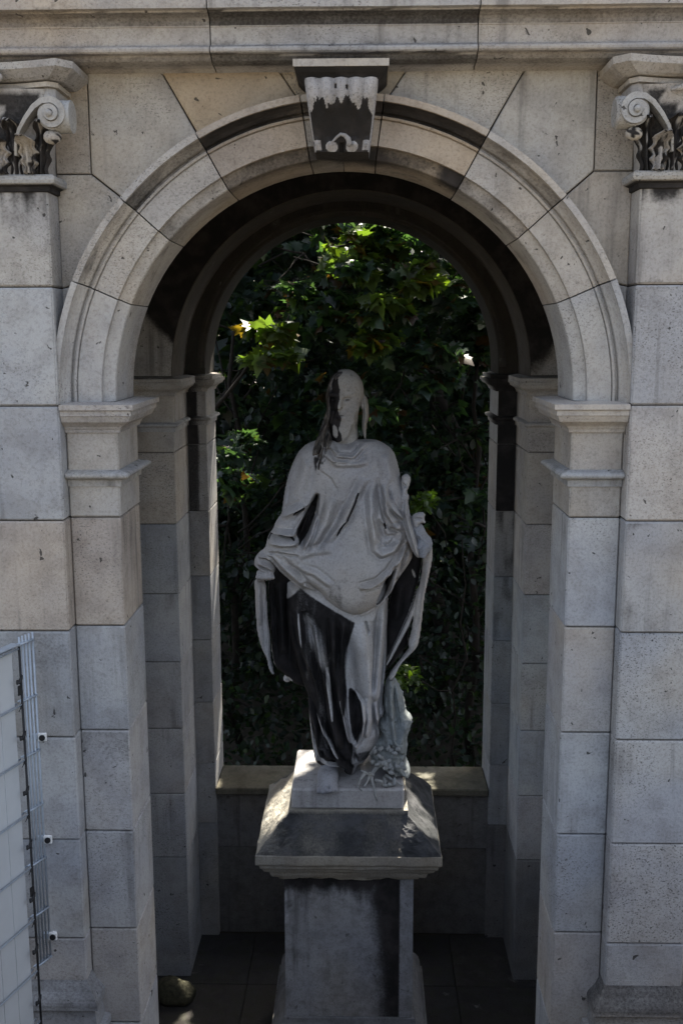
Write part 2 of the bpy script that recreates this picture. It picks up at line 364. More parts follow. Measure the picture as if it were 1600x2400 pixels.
# ---- front piers
def imp_prof(h=.107, p=.085):
    return [(.0, -h-.012), (.012, -h-.012), (.014, -h), (.018, -h+.004), (.022, -h+.012), (.036, -h+.022), (.058, -h+.034), (.066, -h+.05), (.068, -.05), (.074, -.048), (.074, -.028), (p, -.024), (p, -.004), (.0, 0.004)]
def astr_prof(z0, z1, p=.048):
    zm = (z0+z1)/2; hh = (z1-z0)/2
    return [(0, z0-.03), (.010, z0-.03), (.012, z0-.004)]+[(.014+(p-.014)*math.cos(t), zm-.0+hh*math.sin(t)) for t in np.linspace(-1.45, 1.45, 9)]+[(.004, z1+.004), (0, z1+.004)]
for sx in (-1, 1):
    m = MB(); m.box(*sorted((sx*(PIN+.012), sx*(POUT-.004))), .014, .35, GZ, -.02); pier = m.build('pier', MORTAR, ARC)
    zs = [-.002, JZ[2], JZ[3], JZ[4], JZ[5], JZ[6], JZ[7], JZ[8], GZ]
    for i in range(len(zs)-1):
        t = max(0, 1-i/5.)
        c = [lerp(GREY, WARM, .55), (.43, .375, .315) if sx < 0 else GREY, lerp(GREY, DARKG, .1), GREY, lerp(GREY, DARKG, .12) if sx > 0 else GREY, lerp(GREY, WARM, .35), lerp(GREY, WARM, .25), GREY][i]
        m = MB(); q = random.uniform(-.002, .002)
        m.box(*sorted((sx*(PIN+q), sx*POUT)), q, .36, zs[i+1]+G, zs[i]-G, .005); face(m, sx*(PIN+q), sx*POUT, q, zs[i+1]+G, zs[i]-G, random.choice((0, .15, .3, .42)) if i else 0, random.choice((.1, .25)), 0, i+sx*9); m.build('stone', STONE, pier, color=tint(c, .05))
    path = [(-POUT, 0), (-PIN, 0), (-PIN, .36), (-PIN-.2, .36)]
    if sx > 0: path = [(-x, y) for x, y in path][::-1]
    m = MB(); m.sweep(path, imp_prof()); m.build('impost', STONE, pier, color=tint(lerp(WARM, GREY, .5), .03))
    m = MB(); m.sweep(path, astr_prof(-.307, -.274)); m.build('astragal', STONE, pier, color=tint(lerp(BLUE, WARM, .35), .03))

# ---- pilasters
YP = -.08
PC = (PIL0+PIL1)/2
for sx in (-1, 1):
    m = MB(); m.box(*sorted((sx*(PIL0+.01), sx*(PIL1-.01))), YP+.014, .3, GZ, 1.25); pil = m.build('pilaster', MORTAR, ARC)
    zs = [.84]+JZ[0:7]+[-2.5]; zs = [z for z in zs if z > -2.4]+[-2.5]
    for i in range(len(zs)-1):
        cl = [lerp(GREY, WARM, .5), lerp(GREY, BLUE, .2), lerp(GREY, WARM, .15), (.43, .38, .325) if sx < 0 else GREY, lerp(GREY, DARKG, .25) if sx < 0 else GREY, GREY, GREY, GREY, GREY][i]
        m = MB(); q = random.uniform(-.0015, .0015); m.box(*sorted((sx*(PIL0), sx*PIL1)), YP+q, .28, zs[i+1]+G, zs[i]-G, .006); face(m, sx*PIL0, sx*PIL1, YP+q, zs[i+1]+G, zs[i]-G, [.30, .12, .22, 0, .38, .3, .2, .2, .1][i] if sx < 0 else [.36, .42, .2, .38, .22, .34, .3, .2, .1][i], .2, .9 if i == 0 else 0, i+sx*17)
        m.build('stone', STONE, pil, color=tint(cl, .06))
    path = [(-PIL1, .3), (-PIL1, YP), (-PIL0, YP), (-PIL0, .3)]
    if sx > 0: path = [(-x, y) for x, y in path][::-1]
    bp_ = [(.0, -2.49), (.004, -2.5), (.012, -2.512), (.022, -2.535), (.05, -2.568), (.055, -2.58), (.055, -2.602), (.040, -2.606), (.042, -2.64), (.05, -2.69), (.05, -2.70),
           (.072, -2.705), (.078, -2.73), (.072, -2.755), (.06, -2.76), (.06, -2.80), (.085, -2.803), (.085, GZ), (0, GZ)]
    m = MB(); so_ = []
    pp = np.array(bp_); m.sweep(path, bp_); z = np.array([v[2] for v in m.v])
    m.soot = list(np.where((z > -2.585), .62 if sx > 0 else .45, .36 if sx > 0 else .22)); m.build('base', STONE, pil, color=tint(lerp(GREY, DARKG, .4)))

# ---- entablature
ENT = [(.055, 1.252), (.02, 1.262), (-.03, 1.262), (-.05, 1.264), (-.07, 1.268), (-.082, 1.277), (-.086, 1.284), (-.114, 1.285), (-.120, 1.290), (-.122, 1.298), (-.119, 1.305), (-.110, 1.310), (-.103, 1.314), (-.093, 1.316), (-.093, 1.378), (-.097, 1.380), (-.097, 1.384),
       (-.098, 1.386), (-.100, 1.398), (-.108, 1.408), (-.126, 1.414), (-.142, 1.416), (-.146, 1.422), (-.172, 1.423), (-.172, 1.458), (-.168, 1.461), (-.098, 1.475), (-.098, 1.80), (.3, 1.80), (.3, 1.252)]
m = MB(); m.box(-4, 4, -.07, .28, 1.30, 1.79); ent = m.build('entablature', MORTAR, ARC)
ex = [-4, -2.7, -1.62, -.482, .497, 1.60, 2.7, 4]
for i in range(7):
    a, b_ = ex[i]+G, ex[i+1]-G; n = 24; m = MB(); P = []; dz = random.uniform(-.001, .001)
    for k in range(n+1):
        x = a+(b_-a)*k/n; w = .0016*math.sin(x*9+i)+.001*math.sin(x*31)
        P.append([(x, y+(w if y < 0 else 0), z+dz+w*.6) for y, z in ENT])
    m.grid(P, closev=True); k = len(ENT); m.f.append(tuple(range(k))[::-1]); m.f.append(tuple(n*k+j for j in range(k)))
    V = np.array(m.v)
    grime_shade = .52*((V[:, 2] > 1.382) & (V[:, 2] < 1.421))+.34*((V[:, 2] > 1.30) & (V[:, 2] < 1.316))+.46*(V[:, 2] < 1.2845)*(V[:, 1] < .02)  # cavetto, fillet and soffit darkened: deposits plus painted shade under the mouldings
    if i == 3: grime_shade = grime_shade*1.25+.06
    m.soot = list(grime_shade); m.build('stone', STONE, ent, color=tint(lerp(WARM, GREY, .5 if i != 3 else .85), .03))
# cornice and roof above the picture
m = MB(); m.box(-4.1, 4.1, -.35, 3.4, 2.0, 2.3, .01); m.build('roof', STONE, ARC, color=GREY)
m = MB(); m.box(-4, 4, -.09, .3, 1.803, 2.0, .004); m.build('frieze', STONE, ARC, color=GREY)

# ---- keystone
KZ0, KZ1 = .932, 1.168
nx, nz = 72, 64; P = []; S = []
for j in range(nz+1):
    v = j/nz; z = KZ0+(KZ1-KZ0)*v; hw = .100+.032*v**.9; row = []; srow = []
    base = -.125-.095*sstep(.1, 1, np.array(v))-.02*math.sin(v*math.pi)
    for i in range(nx+1):
        u = i/nx*2-1; x = u*hw; y = float(base)
        fl = .020*abs(math.sin((u*2.5+.5)*math.pi))*float(sstep(.45, .75, np.array(v)))
        lobe = .02*max(0, 1-abs(abs(u)-.42)/.25)*max(0, 1-abs(v-.10)/.12)+.018*max(0, 1-abs(abs(u)-.86)/.12)*max(0, 1-abs(v-.1)/.13)
        groove = -.016*math.exp(-((abs(u)-.04)/.05)**2)*(1 if v < .13 else 0)
        vein = .006*math.cos(u*9)*math.exp(-((v-.4)/.25)**2)
        y -= fl+lobe+groove+vein
        y -= .004*float(vnoise(x*60, 3.3, z*60, 5))
        edge = 1-abs(u); y += .03*max(0, .05-edge)/.05*.4
        dr_top = .50+.30*float(vnoise(x*75, 1.1, 0, 3, 3))-.06*(abs(u) > .8)+.05*(abs(u) < .4)
        s_ = 1.0 if (v < dr_top and v > .20+.05*float(vnoise(x*60, 7, 0, 9, 2))) else .05
        if v <= .28: s_ = .05 if ((abs(abs(u)-.86) < .12 and .03 < v < .17) or ((abs(u)-.36)**2/.045+(v-.07)**2/.0062 < 1)) else .92
        if abs(u) > .955: s_ = .1
        for hx, hv in ((-.15, .88), (.16, .87)):
            if (u-hx)**2/.0010+(v-hv)**2/.0012 < 1: s_ = 1; y += .01
        row.append((x, y, z)); srow.append(s_)
    P.append(row); S.append(srow)
m = MB(); m.grid(P, np.array(S))
for sgn, ii in ((-1, 0), (1, nx)):
    m.grid([[P[j][ii], (P[j][ii][0], .05, P[j][ii][2])] for j in range(nz+1)], np.array([[.1 if j > nz*.5 else .45, .5] for j in range(nz+1)]))
m.grid([P[0], [(p[0], .06, p[2]) for p in P[0]]], .8); m.grid([P[nz], [(p[0], .06, p[2]) for p in P[nz]]], .1)
key = m.build('keystone', STONE, ARC, color=(.37, .37, .38), smooth=False)
kp = [(0, 1.166), (.004, 1.166), (.006, 1.172), (.012, 1.178), (.024, 1.186), (.034, 1.196), (.036, 1.200), (.042, 1.201), (.042, 1.226), (0, 1.228)]
path = [(-.128, .05), (-.128, -.215), (.128, -.215), (.128, .05)]
m = MB(); m.sweep(path, kp); V = np.array(m.v); m.soot = list(np.where(V[:, 2] < 1.2005, .95, .12)); m.build('cap', STONE, key, color=WARM)
m = MB(); m.tube([(-.036, -.158, .962), (-.03, -.16, .966), (-.018, -.162, .978), (-.004, -.164, .988), (.012, -.163, .984), (.024, -.162, .972), (.027, -.16, .957), (.022, -.158, .945)], [.003, .004, .005, .006, .008, .010, .010, .007], 8, .2)
m.build('leaf_scroll', STONE, key, color=(.30, .29, .28), smooth=True)

# ---- capitals
def spiral(turns, r_out, r_in, n):
    return [(r_out+(r_in-r_out)*(i/n)**.8, 2*math.pi*turns*i/n) for i in range(n+1)]
def acanthus(m, x, y, z0, h, w, curl, soot_seed, lean=0.0, dark=.85):
    nu, nv = 11, 24; P = []; S = []
    for j in range(nv+1):
        v = j/nv; hw = w*(.62+.5*math.sin(v*2.6))*(1-.75*max(0, v-.8)/.2)*(1-.38*abs(math.sin(v*11.5)))
        zz = z0+h*(v if v < .86 else .86+.06*math.sin((v-.86)/.14*3)); out = .012+.02*v+curl*max(0, v-.55)**2/.2; drop = .20*h*max(0, v-.84)
        row = []; sr = []
        for i in range(nu+1):
            u = i/nu*2-1
            rid = .013*math.cos(u*math.pi*2.5)*(1-.4*v)-.018*u*u+.007*math.sin(v*23)*abs(u)
            n_ = float(vnoise(x*50+u*3, soot_seed, z0*9+v*5, 2, 2))
            row.append((x+lean*v+u*hw, y-out-rid-.004*n_, zz-drop)); sr.append(float(np.clip(((dark-.30*v-.10*(abs(u) < .16))-n_)*5+.3, .05, .85)))
        P.append(row); S.append(sr)
    P = np.array(P); B = P.copy(); B[..., 1] += .016
    m.grid(P, np.array(S)); m.grid(B, np.array(S))
    ring = [tuple(p) for p in P[:, 0]]+[tuple(p) for p in P[-1, 1:]]+[tuple(p) for p in P[-2::-1, -1]]+[tuple(p) for p in P[0, -2:0:-1]]
    rb = [(p[0], p[1]+.016, p[2]) for p in ring]; m.grid([ring, rb], 1.0, closev=True)
ZA, ZT = .863, 1.246
for sx in (-1, 1):
    cx = sx*PC
    # bell, slightly flared
    m = MB(); P = []; S = []
    for j in range(13):
        v = j/12; z = ZA+(1.16-ZA)*v; hw = .160+.035*v*v; yy = YP-.008-.045*v*v; row = []; sr = []
        pts = [(-hw, .2), (-hw, yy+.01), (-hw+.01, yy)]+[(-hw+.01+(2*hw-.02)*i/16, yy-.012*math.sin(math.pi*i/16)) for i in range(1, 16)]+[(hw-.01, yy), (hw, yy+.01), (hw, .2)]
        for (x, y) in pts:
            row.append((cx+x, y, z)); n_ = float(vnoise((cx+x)*22, y*9, z*12, 4)); sr.append(.78 if (n_ < .60 and .13 < v < .93 and abs(x) < hw-.014) else .15)
        P.append(row); S.append(sr)
    m.grid(P, np.array(S)); cap = m.build('capital', STONE, ARC, color=lerp(WARM, GREY, .55))
    # astragal under the bell
    path = [(cx-.165, .2), (cx-.165, YP), (cx+.165, YP), (cx+.165, .2)]
    m = MB(); m.sweep(path, [(0, .800), (.010, .803), (.012, .820), (.022, .824), (.036, .830), (.040, .842), (.036, .856), (.028, .862), (0, .864)])
    V = np.array(m.v); m.soot = list(np.where(V[:, 2] < .826, .9, 0.)); m.build('astragal', STONE, cap, color=lerp(BLUE, WARM, .4))
    # abacus: concave plan, two layers
    def abacus(hw, dep, cut, conc):
        pts = [(-hw, .15), (-hw, YP-.02+.02)]; y0 = YP-dep
        pts += [(-hw, y0+cut), (-hw+cut, y0)]
        for i in range(1, 12):
            t = i/12; x = -hw+cut+(2*hw-2*cut)*t; pts.append((x, y0+conc*math.sin(math.pi*t)))
        pts += [(hw-cut, y0), (hw, y0+cut), (hw, YP), (hw, .15)]
        return [(cx+x, y) for x, y in pts]
    m = MB(); rings = [(abacus(.255, .085, .045, .05), 1.188), (abacus(.270, .10, .045, .05), 1.196), (abacus(.292, .122, .047, .055), 1.212), (abacus(.304, .134, .05, .055), 1.222), (abacus(.306, .136, .05, .055), 1.246)]
    P = [[(x, y, z) for x, y in r] for r, z in rings]; m.grid(P); n = len(P[0]); m.f.append(tuple(range(n))); m.f.append(tuple(4*n+i for i in range(n)))
    m.build('abacus', STONE, cap, color=lerp(WARM, GREY, .6))
    m = MB(); P = [[(x, y, z) for x, y in abacus(.235, .07, .03, .045)] for z in (1.166, 1.183)]; m.grid(P); m.f.append(tuple(range(n))); m.f.append(tuple(n+i for i in range(n))); m.build('abacus_lip', STONE, cap, color=WARM)
    m = MB(); P = [[(x, y, z) for x, y in abacus(.222, .050, .02, .04)] for z in (1.08, 1.164)]; m.grid(P); m.f.append(tuple(range(n))); m.f.append(tuple(n+i for i in range(n))); m.build('block', STONE, cap, color=GREY)
    # volutes at the two corners, front scroll and side scroll
    for s2 in (-1, 1):
        vx, vz, vy = cx+s2*.222, 1.060, YP-.11
        m = MB(); sp = spiral(2.2, .060, .008, 60); rows = []; P = []
        stalk = [(-s2*.155, -.135), (-s2*.150, -.09), (-s2*.133, -.045), (-s2*.105, -.005), (-s2*.07, .034), (-s2*.035, .055)]
        line = stalk+[(s2*r*math.sin(a), r*math.cos(a)) for r, a in sp]
        for q, (dx, dz) in enumerate(line):
            t = q/len(line); wd = .006+.014*min(1, q/6)*(1-.75*max(0, (t-.1)/.9)); dp = .060*(1-.3*t)
            p2 = line[min(q+1, len(line)-1)]; p0 = line[max(q-1, 0)]; tx, tz = p2[0]-p0[0], p2[1]-p0[1]; L = math.hypot(tx, tz) or 1; nx_, nz_ = -tz/L*s2, tx/L*s2
            yy = vy-.012*t*2 if q > 5 else vy+.05*(5-q)/5
            P.append([(vx+dx+nx_*wd*.15, yy, vz+dz+nz_*wd*.15), (vx+dx-nx_*wd, yy, vz+dz-nz_*wd), (vx+dx-nx_*wd, yy+dp, vz+dz-nz_*wd), (vx+dx+nx_*wd*.15, yy+dp, vz+dz+nz_*wd*.15)])
        m.grid(P, closev=True)
        k0 = len(m.v); m.ball((vx, vy-.02, vz), (.0125, .012, .0125), 6, 10)
        m.add([(vx+.052*math.cos(t), vy+.014, vz+.052*math.sin(t)) for t in np.linspace(0, 2*math.pi, 24, endpoint=False)], [tuple(range(24))], .2)
        vol = m.build('volute', STONE, cap, color=lerp(WARM, BLUE, .5))
        m = MB(); ring = []
        for t in np.linspace(-.4, math.pi*1.25, 20):
            ring.append([(vx+s2*(.030+.004*math.sin(t)), yy_, vz+.058*math.cos(t)*1.0) if False else (vx+s2*.052, vy+.085+.055*math.sin(t)-.03, vz+.055*math.cos(t)) for yy_ in (0,)]+[(vx-s2*.012, vy+.085+.055*math.sin(t)-.03, vz+.055*math.cos(t))])
        m2 = MB(); Cc = [(vy+.055+.055*math.sin(t), vz+.058*math.cos(t)) for t in np.linspace(0, 2*math.pi, 28, endpoint=False)]
        m2.prism(Cc, *sorted((vx+s2*.066, vx-s2*.0)), .008, axis='X', soot=.05); m2.build('side_volute', STONE, cap, color=lerp(WARM, BLUE, .6), smooth=False)
        m = MB(); m.ball((vx-s2*.005, vy+.035, vz-.075), (.035, .03, .026), 7, 10, [1.0 if random.random() < .35 else .1 for _ in range(80)], .5, 4); m.build('bud', STONE, cap, color=WARM, smooth=True)
    # acanthus leaves
    for q, (dx, h, w, cu, dk) in enumerate([(-.112, .135, .040, .12, .60), (0, .135, .046, .13, .60), (.112, .135, .040, .12, .60), (-.058, .205, .042, .10, .92), (.058, .205, .042, .10, .92), (-.152, .20, .034, .09, .92), (.152, .20, .034, .09, .92)]):
        m = MB(); acanthus(m, cx+dx, YP-.012-(.018 if q < 3 else 0), ZA+.001, h, w, cu, q*3.1+sx, 0 if q < 5 else math.copysign(.02, dx), dk); m.build('leaf', STONE, cap, color=lerp(WARM, GREY, .6), smooth=False)
    m = MB()
    for a in range(6): m.ball((cx+.030*math.cos(a), YP-.095, 1.192+.026*math.sin(a)), (.020, .016, .018), 6, 8, .15)
    m.ball((cx, YP-.11, 1.192), .015, 6, 8, .6); m.tube([(cx-.03, YP-.08, 1.165), (cx-.055, YP-.08, 1.14), (cx-.09, YP-.075, 1.135)], [.006, .012, .004], 7, .2); m.build('fleuron', STONE, cap, color=lerp(WARM, GREY, .5), smooth=True)

# ---- interior: rear piers, arch, side walls, vault, floor, parapet
YA, YC, YD = 2.30, 2.80, 3.22; XA, XC = 1.105, .975
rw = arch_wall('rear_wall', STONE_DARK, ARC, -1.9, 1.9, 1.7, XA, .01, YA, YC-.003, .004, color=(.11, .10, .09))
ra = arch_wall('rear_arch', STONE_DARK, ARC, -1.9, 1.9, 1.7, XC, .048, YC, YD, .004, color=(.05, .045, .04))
m = MB(); P = []
for i in range(41):
    t = math.pi*i/40; P.append([(r*math.cos(t), y, .048+r*math.sin(t)) for r, y in ((XC+.05, YC-.002), (XC+.05, YC-.012), (XC+.03, YC-.014), (XC+.02, YC-.006), (XC+.004, YC-.005), (XC-.003, YC+.006), (XC-.003, YC+.03))])
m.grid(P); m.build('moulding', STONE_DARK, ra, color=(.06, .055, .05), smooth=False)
for sx in (-1, 1):
    m = MB(); m.box(*sorted((sx*(XA+.012), sx*1.9)), YA+.012, YC-.01, GZ, -.01); rp = m.build('rear_pier', MORTAR, ARC)
    m2 = MB(); m2.box(*sorted((sx*(XC+.012), sx*1.9)), YC+.012, YD-.012, GZ, -.01); rj = m2.build('rear_jamb', MORTAR, ARC)
    zs = [.002]+JZ[1:9]+[GZ]; zs = [z for z in zs if z <= .002]
    zs = [.002, JZ[2], JZ[3], JZ[4], JZ[5], JZ[6], JZ[7], JZ[8], GZ]
    for i in range(len(zs)-1):
        c = lerp(GREY, WARM, .4-.1*i) if i < 4 else GREY
        if sx > 0: c = [lerp(GREY, WARM, .5), lerp(GREY, WARM, .5), lerp(GREY, WARM, .2), BLUE, BLUE, BLUE, GREY, DARKG][i]
        q = random.uniform(-.002, .002)
        m = MB(); m.box(*sorted((sx*XA, sx*1.9)), YA+q, YC-.002, zs[i+1]+G, zs[i]-G, .005); m.build('stone', STONE, rp, color=tint(c, .06))
        m = MB(); m.box(*sorted((sx*(XC+q*.5), sx*1.9)), YC+q*.5, YD, zs[i+1]+G, zs[i]-G, .005)
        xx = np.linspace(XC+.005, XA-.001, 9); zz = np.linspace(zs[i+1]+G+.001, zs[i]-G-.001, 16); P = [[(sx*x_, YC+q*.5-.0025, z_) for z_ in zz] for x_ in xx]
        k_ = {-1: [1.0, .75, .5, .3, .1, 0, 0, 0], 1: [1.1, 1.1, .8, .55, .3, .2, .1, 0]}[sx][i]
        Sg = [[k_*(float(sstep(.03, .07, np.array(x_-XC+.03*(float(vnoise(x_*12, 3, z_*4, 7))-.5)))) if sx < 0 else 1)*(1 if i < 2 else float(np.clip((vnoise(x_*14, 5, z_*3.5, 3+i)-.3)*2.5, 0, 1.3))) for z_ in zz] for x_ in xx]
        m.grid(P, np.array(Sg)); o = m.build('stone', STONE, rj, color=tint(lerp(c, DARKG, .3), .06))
    # sooty streak on the jamb face (a thin crusted skin standing proud of the stone)
    pa = [(-1.9, YA), (-XA, YA), (-XA, YC-.003)]; pc = [(-XA+.002, YC), (-XC, YC), (-XC, YD)]
    if sx > 0: pa = [(-x, y) for x, y in pa][::-1]; pc = [(-x, y) for x, y in pc][::-1]
    m = MB(); m.sweep(pa, imp_prof(.10, .07)); m.build('impost', STONE, rp, color=tint(lerp(WARM, GREY, .4), .03))
    m = MB(); m.sweep(pa, astr_prof(-.305, -.28, .03)); m.build('astragal', STONE, rp, color=tint(lerp(WARM, GREY, .5), .03))
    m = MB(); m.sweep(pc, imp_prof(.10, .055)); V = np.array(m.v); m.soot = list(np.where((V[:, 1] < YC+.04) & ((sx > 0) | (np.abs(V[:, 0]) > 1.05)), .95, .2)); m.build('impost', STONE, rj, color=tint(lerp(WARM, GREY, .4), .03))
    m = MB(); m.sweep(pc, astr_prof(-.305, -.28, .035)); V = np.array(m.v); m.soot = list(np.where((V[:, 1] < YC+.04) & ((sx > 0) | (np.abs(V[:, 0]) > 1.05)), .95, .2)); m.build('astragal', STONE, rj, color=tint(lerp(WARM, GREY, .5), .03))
    # the wall above the impost: sooty top, diagonal shadow edge painted in
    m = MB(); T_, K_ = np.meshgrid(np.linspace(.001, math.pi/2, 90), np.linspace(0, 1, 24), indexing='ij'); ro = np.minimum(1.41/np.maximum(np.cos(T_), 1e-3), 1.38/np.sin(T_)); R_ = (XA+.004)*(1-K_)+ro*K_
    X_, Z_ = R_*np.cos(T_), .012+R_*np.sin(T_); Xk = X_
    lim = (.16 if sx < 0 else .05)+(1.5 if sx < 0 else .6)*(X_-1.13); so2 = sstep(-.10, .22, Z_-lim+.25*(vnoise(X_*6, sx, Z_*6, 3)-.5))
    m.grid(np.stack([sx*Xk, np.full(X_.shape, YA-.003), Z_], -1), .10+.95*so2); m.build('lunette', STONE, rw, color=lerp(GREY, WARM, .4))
    # side wall with an open arch, parapet below
    X0, X1 = 1.42, 1.82; n = 24; yc_, r_ = 1.5, .72; m = MB(); a = [math.pi*(1-i/n) for i in range(n+1)]
    inn = [(yc_-r_, GZ)]+[(yc_+r_*math.cos(t), .05+r_*math.sin(t)) for t in a]+[(yc_+r_, GZ)]
    out = [(.362, GZ)]+[(min(max(yc_+2*math.cos(t), .362), YA-.004), .05+min(2*math.sin(t)*1.3, 1.6)) for t in a]+[(YA-.004, GZ)]
    P = [[(sx*X0, i[0], i[1]), (sx*X0, o_[0], o_[1]), (sx*X1, o_[0], o_[1]), (sx*X1, i[0], i[1])] for i, o_ in zip(inn, out)]
    m.grid(P, closev=True); sw = m.build('side_wall', STONE_DARK, ARC, color=(.27, .26, .25))
    m = MB(); m.box(*sorted((sx*(X0+.03), sx*(X1-.04))), yc_-r_-.02, yc_+r_+.02, GZ, -2.95); m.build('side_parapet', STONE_DARK, ARC, color=GREY)
m = MB(); P = []
for i in range(25):
    t = math.pi*i/24; P.append([(1.43*math.cos(t), y, .03+1.43*math.sin(t)) for y in (.353, YA-.002)])
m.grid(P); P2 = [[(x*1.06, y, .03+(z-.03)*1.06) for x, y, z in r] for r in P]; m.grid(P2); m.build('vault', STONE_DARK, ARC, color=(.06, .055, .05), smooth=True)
m = MB(); m.box(-.99, .99, YC+.06, YD-.07, GZ, -2.985); par = m.build('parapet', STONE_DARK, ARC, color=(.2, .195, .19))
m = MB(); m.box(-XC+.003, XC-.003, YC-.03, YD-.05, -2.983, -2.93, .008); m.build('sill', CRUST, par, color=(.17, .16, .125))
m = MB(); m.box(-1.1, 1.1, YC+.045, YC+.059, -3.42, -2.986, .004); m.build('stone', STONE_DARK, par, color=(.21, .205, .20))
m = MB(); m.box(-1.1, 1.1, YC+.045, YC+.059, GZ, -3.424, .004); m.build('stone', STONE_DARK, par, color=(.17, .165, .16))
for sx in (-1, 1):
    m = MB(); m.box(*sorted((sx*1.905, sx*4.0)), YC, YD, GZ, -1.2); m.build('added_side_wall', STONE_DARK, ARC, color=DARKG)  # unseen wall stubs, added to keep low bounce light out of the bay
m = MB(); m.box(-4, 4, -.2, YC+.06, GZ-.3, GZ-.03); fl = m.build('paving', MORTAR, ARC)
for i in range(4):
    for j in range(5):
        x0 = -1.42+i*.71; y0 = -.2+j*.605
        m = MB(); m.box(x0+.002, x0+.708, y0+.002, y0+.603, GZ-.03, GZ+random.uniform(.004, .008), .005); m.build('slab', FLOORM, fl, color=tint((.06, .057, .055), .08))

# ================================================================== PEDESTAL
PY = 1.55
PED = thing('pedestal', 'dark stone pedestal with sloping mossy cap standing inside the arch under the statue', 'pedestal', (0, PY, GZ))
n = 40; zs = np.linspace(-3.60, -2.715, 44); P = []; S = []
hw, hd = .362, .33
per = [(-hw, -hd), (hw, -hd), (hw, hd), (-hw, hd)]
ring = []
for k in range(4):
    a, b_ = np.array(per[k]), np.array(per[(k+1) % 4]); nn = 44 if k == 0 else 10
    for i in range(nn): ring.append(a+(b_-a)*i/nn)
ring = np.array(ring)
for z in zs:
    row = []; sr = []
    for (x, y) in ring:
        px, py = x, PY+y; s_ = .12
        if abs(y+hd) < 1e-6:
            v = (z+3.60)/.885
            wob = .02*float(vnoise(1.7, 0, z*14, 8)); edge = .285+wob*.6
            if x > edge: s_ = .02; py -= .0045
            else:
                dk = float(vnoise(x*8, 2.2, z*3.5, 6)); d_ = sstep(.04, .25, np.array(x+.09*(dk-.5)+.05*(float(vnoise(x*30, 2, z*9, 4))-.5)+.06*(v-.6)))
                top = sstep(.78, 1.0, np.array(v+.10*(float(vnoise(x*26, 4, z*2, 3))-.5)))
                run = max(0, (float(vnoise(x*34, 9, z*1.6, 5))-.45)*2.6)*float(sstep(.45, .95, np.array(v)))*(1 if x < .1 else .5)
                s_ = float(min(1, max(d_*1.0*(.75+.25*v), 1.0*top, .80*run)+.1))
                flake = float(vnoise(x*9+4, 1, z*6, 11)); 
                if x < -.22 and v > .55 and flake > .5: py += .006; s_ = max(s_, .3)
        row.append((px, py, z)); sr.append(s_)
    P.append(row); S.append(sr)
m = MB(); m.grid(P, np.array(S), closev=True); shaft = m.build('shaft', STONE_DARK, PED, color=(.36, .36, .365))
cp = [(-hw, PY-hd), (-hw, PY+hd), (hw, PY+hd), (hw, PY-hd)][::-1]
prof = [(-.02, -2.735), (.03, -2.73), (.035, -2.715), (.062, -2.705), (.070, -2.690), (.075, -2.672), (.105, -2.655), (.112, -2.640), (.125, -2.630), (.128, -2.612), (.146, -2.600), (.148, -2.590), (.148, -2.548)]
# cornice, broken along its lower edge, then the slope
def ringpts(off, z, nseg=44, rough=0.0, seed=0):
    X, Yh = hw+off, hd+off*.83; cs = [(-X, -Yh), (X, -Yh), (X, Yh), (-X, Yh)]; out = []
    for k in range(4):
        a, b_ = np.array(cs[k]), np.array(cs[(k+1) % 4])
        for i in range(nseg):
            p = a+(b_-a)*i/nseg; q = p*(1+rough*(float(vnoise(p[0]*14, p[1]*14, z*20, seed))-.5)) if rough else p
            out.append((q[0], PY+q[1], z+(rough*.35*(float(vnoise(p[0]*11, p[1]*11, 5, seed+1))-.5) if rough else 0)))
    return out
P = []; S = []
for k, (o_, z) in enumerate(prof):
    r = ringpts(o_, z, rough=.10 if k < 3 else .02, seed=3); P.append(r); S.append([.10+.15*(k < 3)]*len(r))
nsl = 30
for j in range(1, nsl+1):
    t = j/nsl; off = .148-(.148+.032)*t; z = -2.548+(.175)*t
    r = np.array(ringpts(off, z)); N_ = vnoise(r[:, 0]*16, r[:, 1]*16, z*16+3, 21, 4)
    r[:, 2] += (.040*(N_-.5)+.024*(vnoise(r[:, 0]*5, r[:, 1]*5, z*5, 4)-.5))*math.sin(min(1, t*4)*1.57)*(1.0 if t < .9 else .4)
    cor_ = np.exp(-((np.abs(r[:, 0])-.30-.10*(1-t))/.075)**2)*np.sin(math.pi*min(1, t*1.15))*(np.abs(r[:, 1]-PY) > .15)
    car = (1-np.abs(2*vnoise(r[:, 0]*19, r[:, 1]*19, t*3.3, 51, 2)-1))**2*cor_; r[:, 1] -= .026*car*np.sign(PY-r[:, 1]); r[:, 2] += .012*car
    r[:, 1] -= .026*(N_-.5)
    side = (np.abs(r[:, 0]) > np.abs(r[:, 1]-PY)*1.12+.02) & (r[:, 0] < 0)
    sv = np.where(side, .0, (.45+.3*(r[:, 0] > .30))+.50*vnoise(r[:, 0]*6, r[:, 1]*6, z*6, 31)-.30*car*vnoise(r[:, 0]*40, 1, z*40, 3))  # crusted front; pale left and dark right slopes carry painted sun and shade
    P.append([tuple(q) for q in r]); S.append(list(sv))
r = ringpts(-.032, -2.345); P.append(r); S.append([.3]*len(r))
r = ringpts(-.20, -2.342); P.append(r); S.append([.3]*len(r))
m = MB(); m.grid(P, np.array(S), closev=True); m.f.append(tuple(len(m.v)-len(r)+i for i in range(len(r))))
m.build('cap', CAPM, PED, color=(.36, .335, .28))
m = MB(); bprof = [(-.01, -3.60), (.012, -3.604), (.02, -3.63), (.05, -3.66), (.075, -3.70), (.085, -3.74), (.085, -3.78), (.10, -3.785), (.10, GZ+.006), (-.01, GZ+.006)]
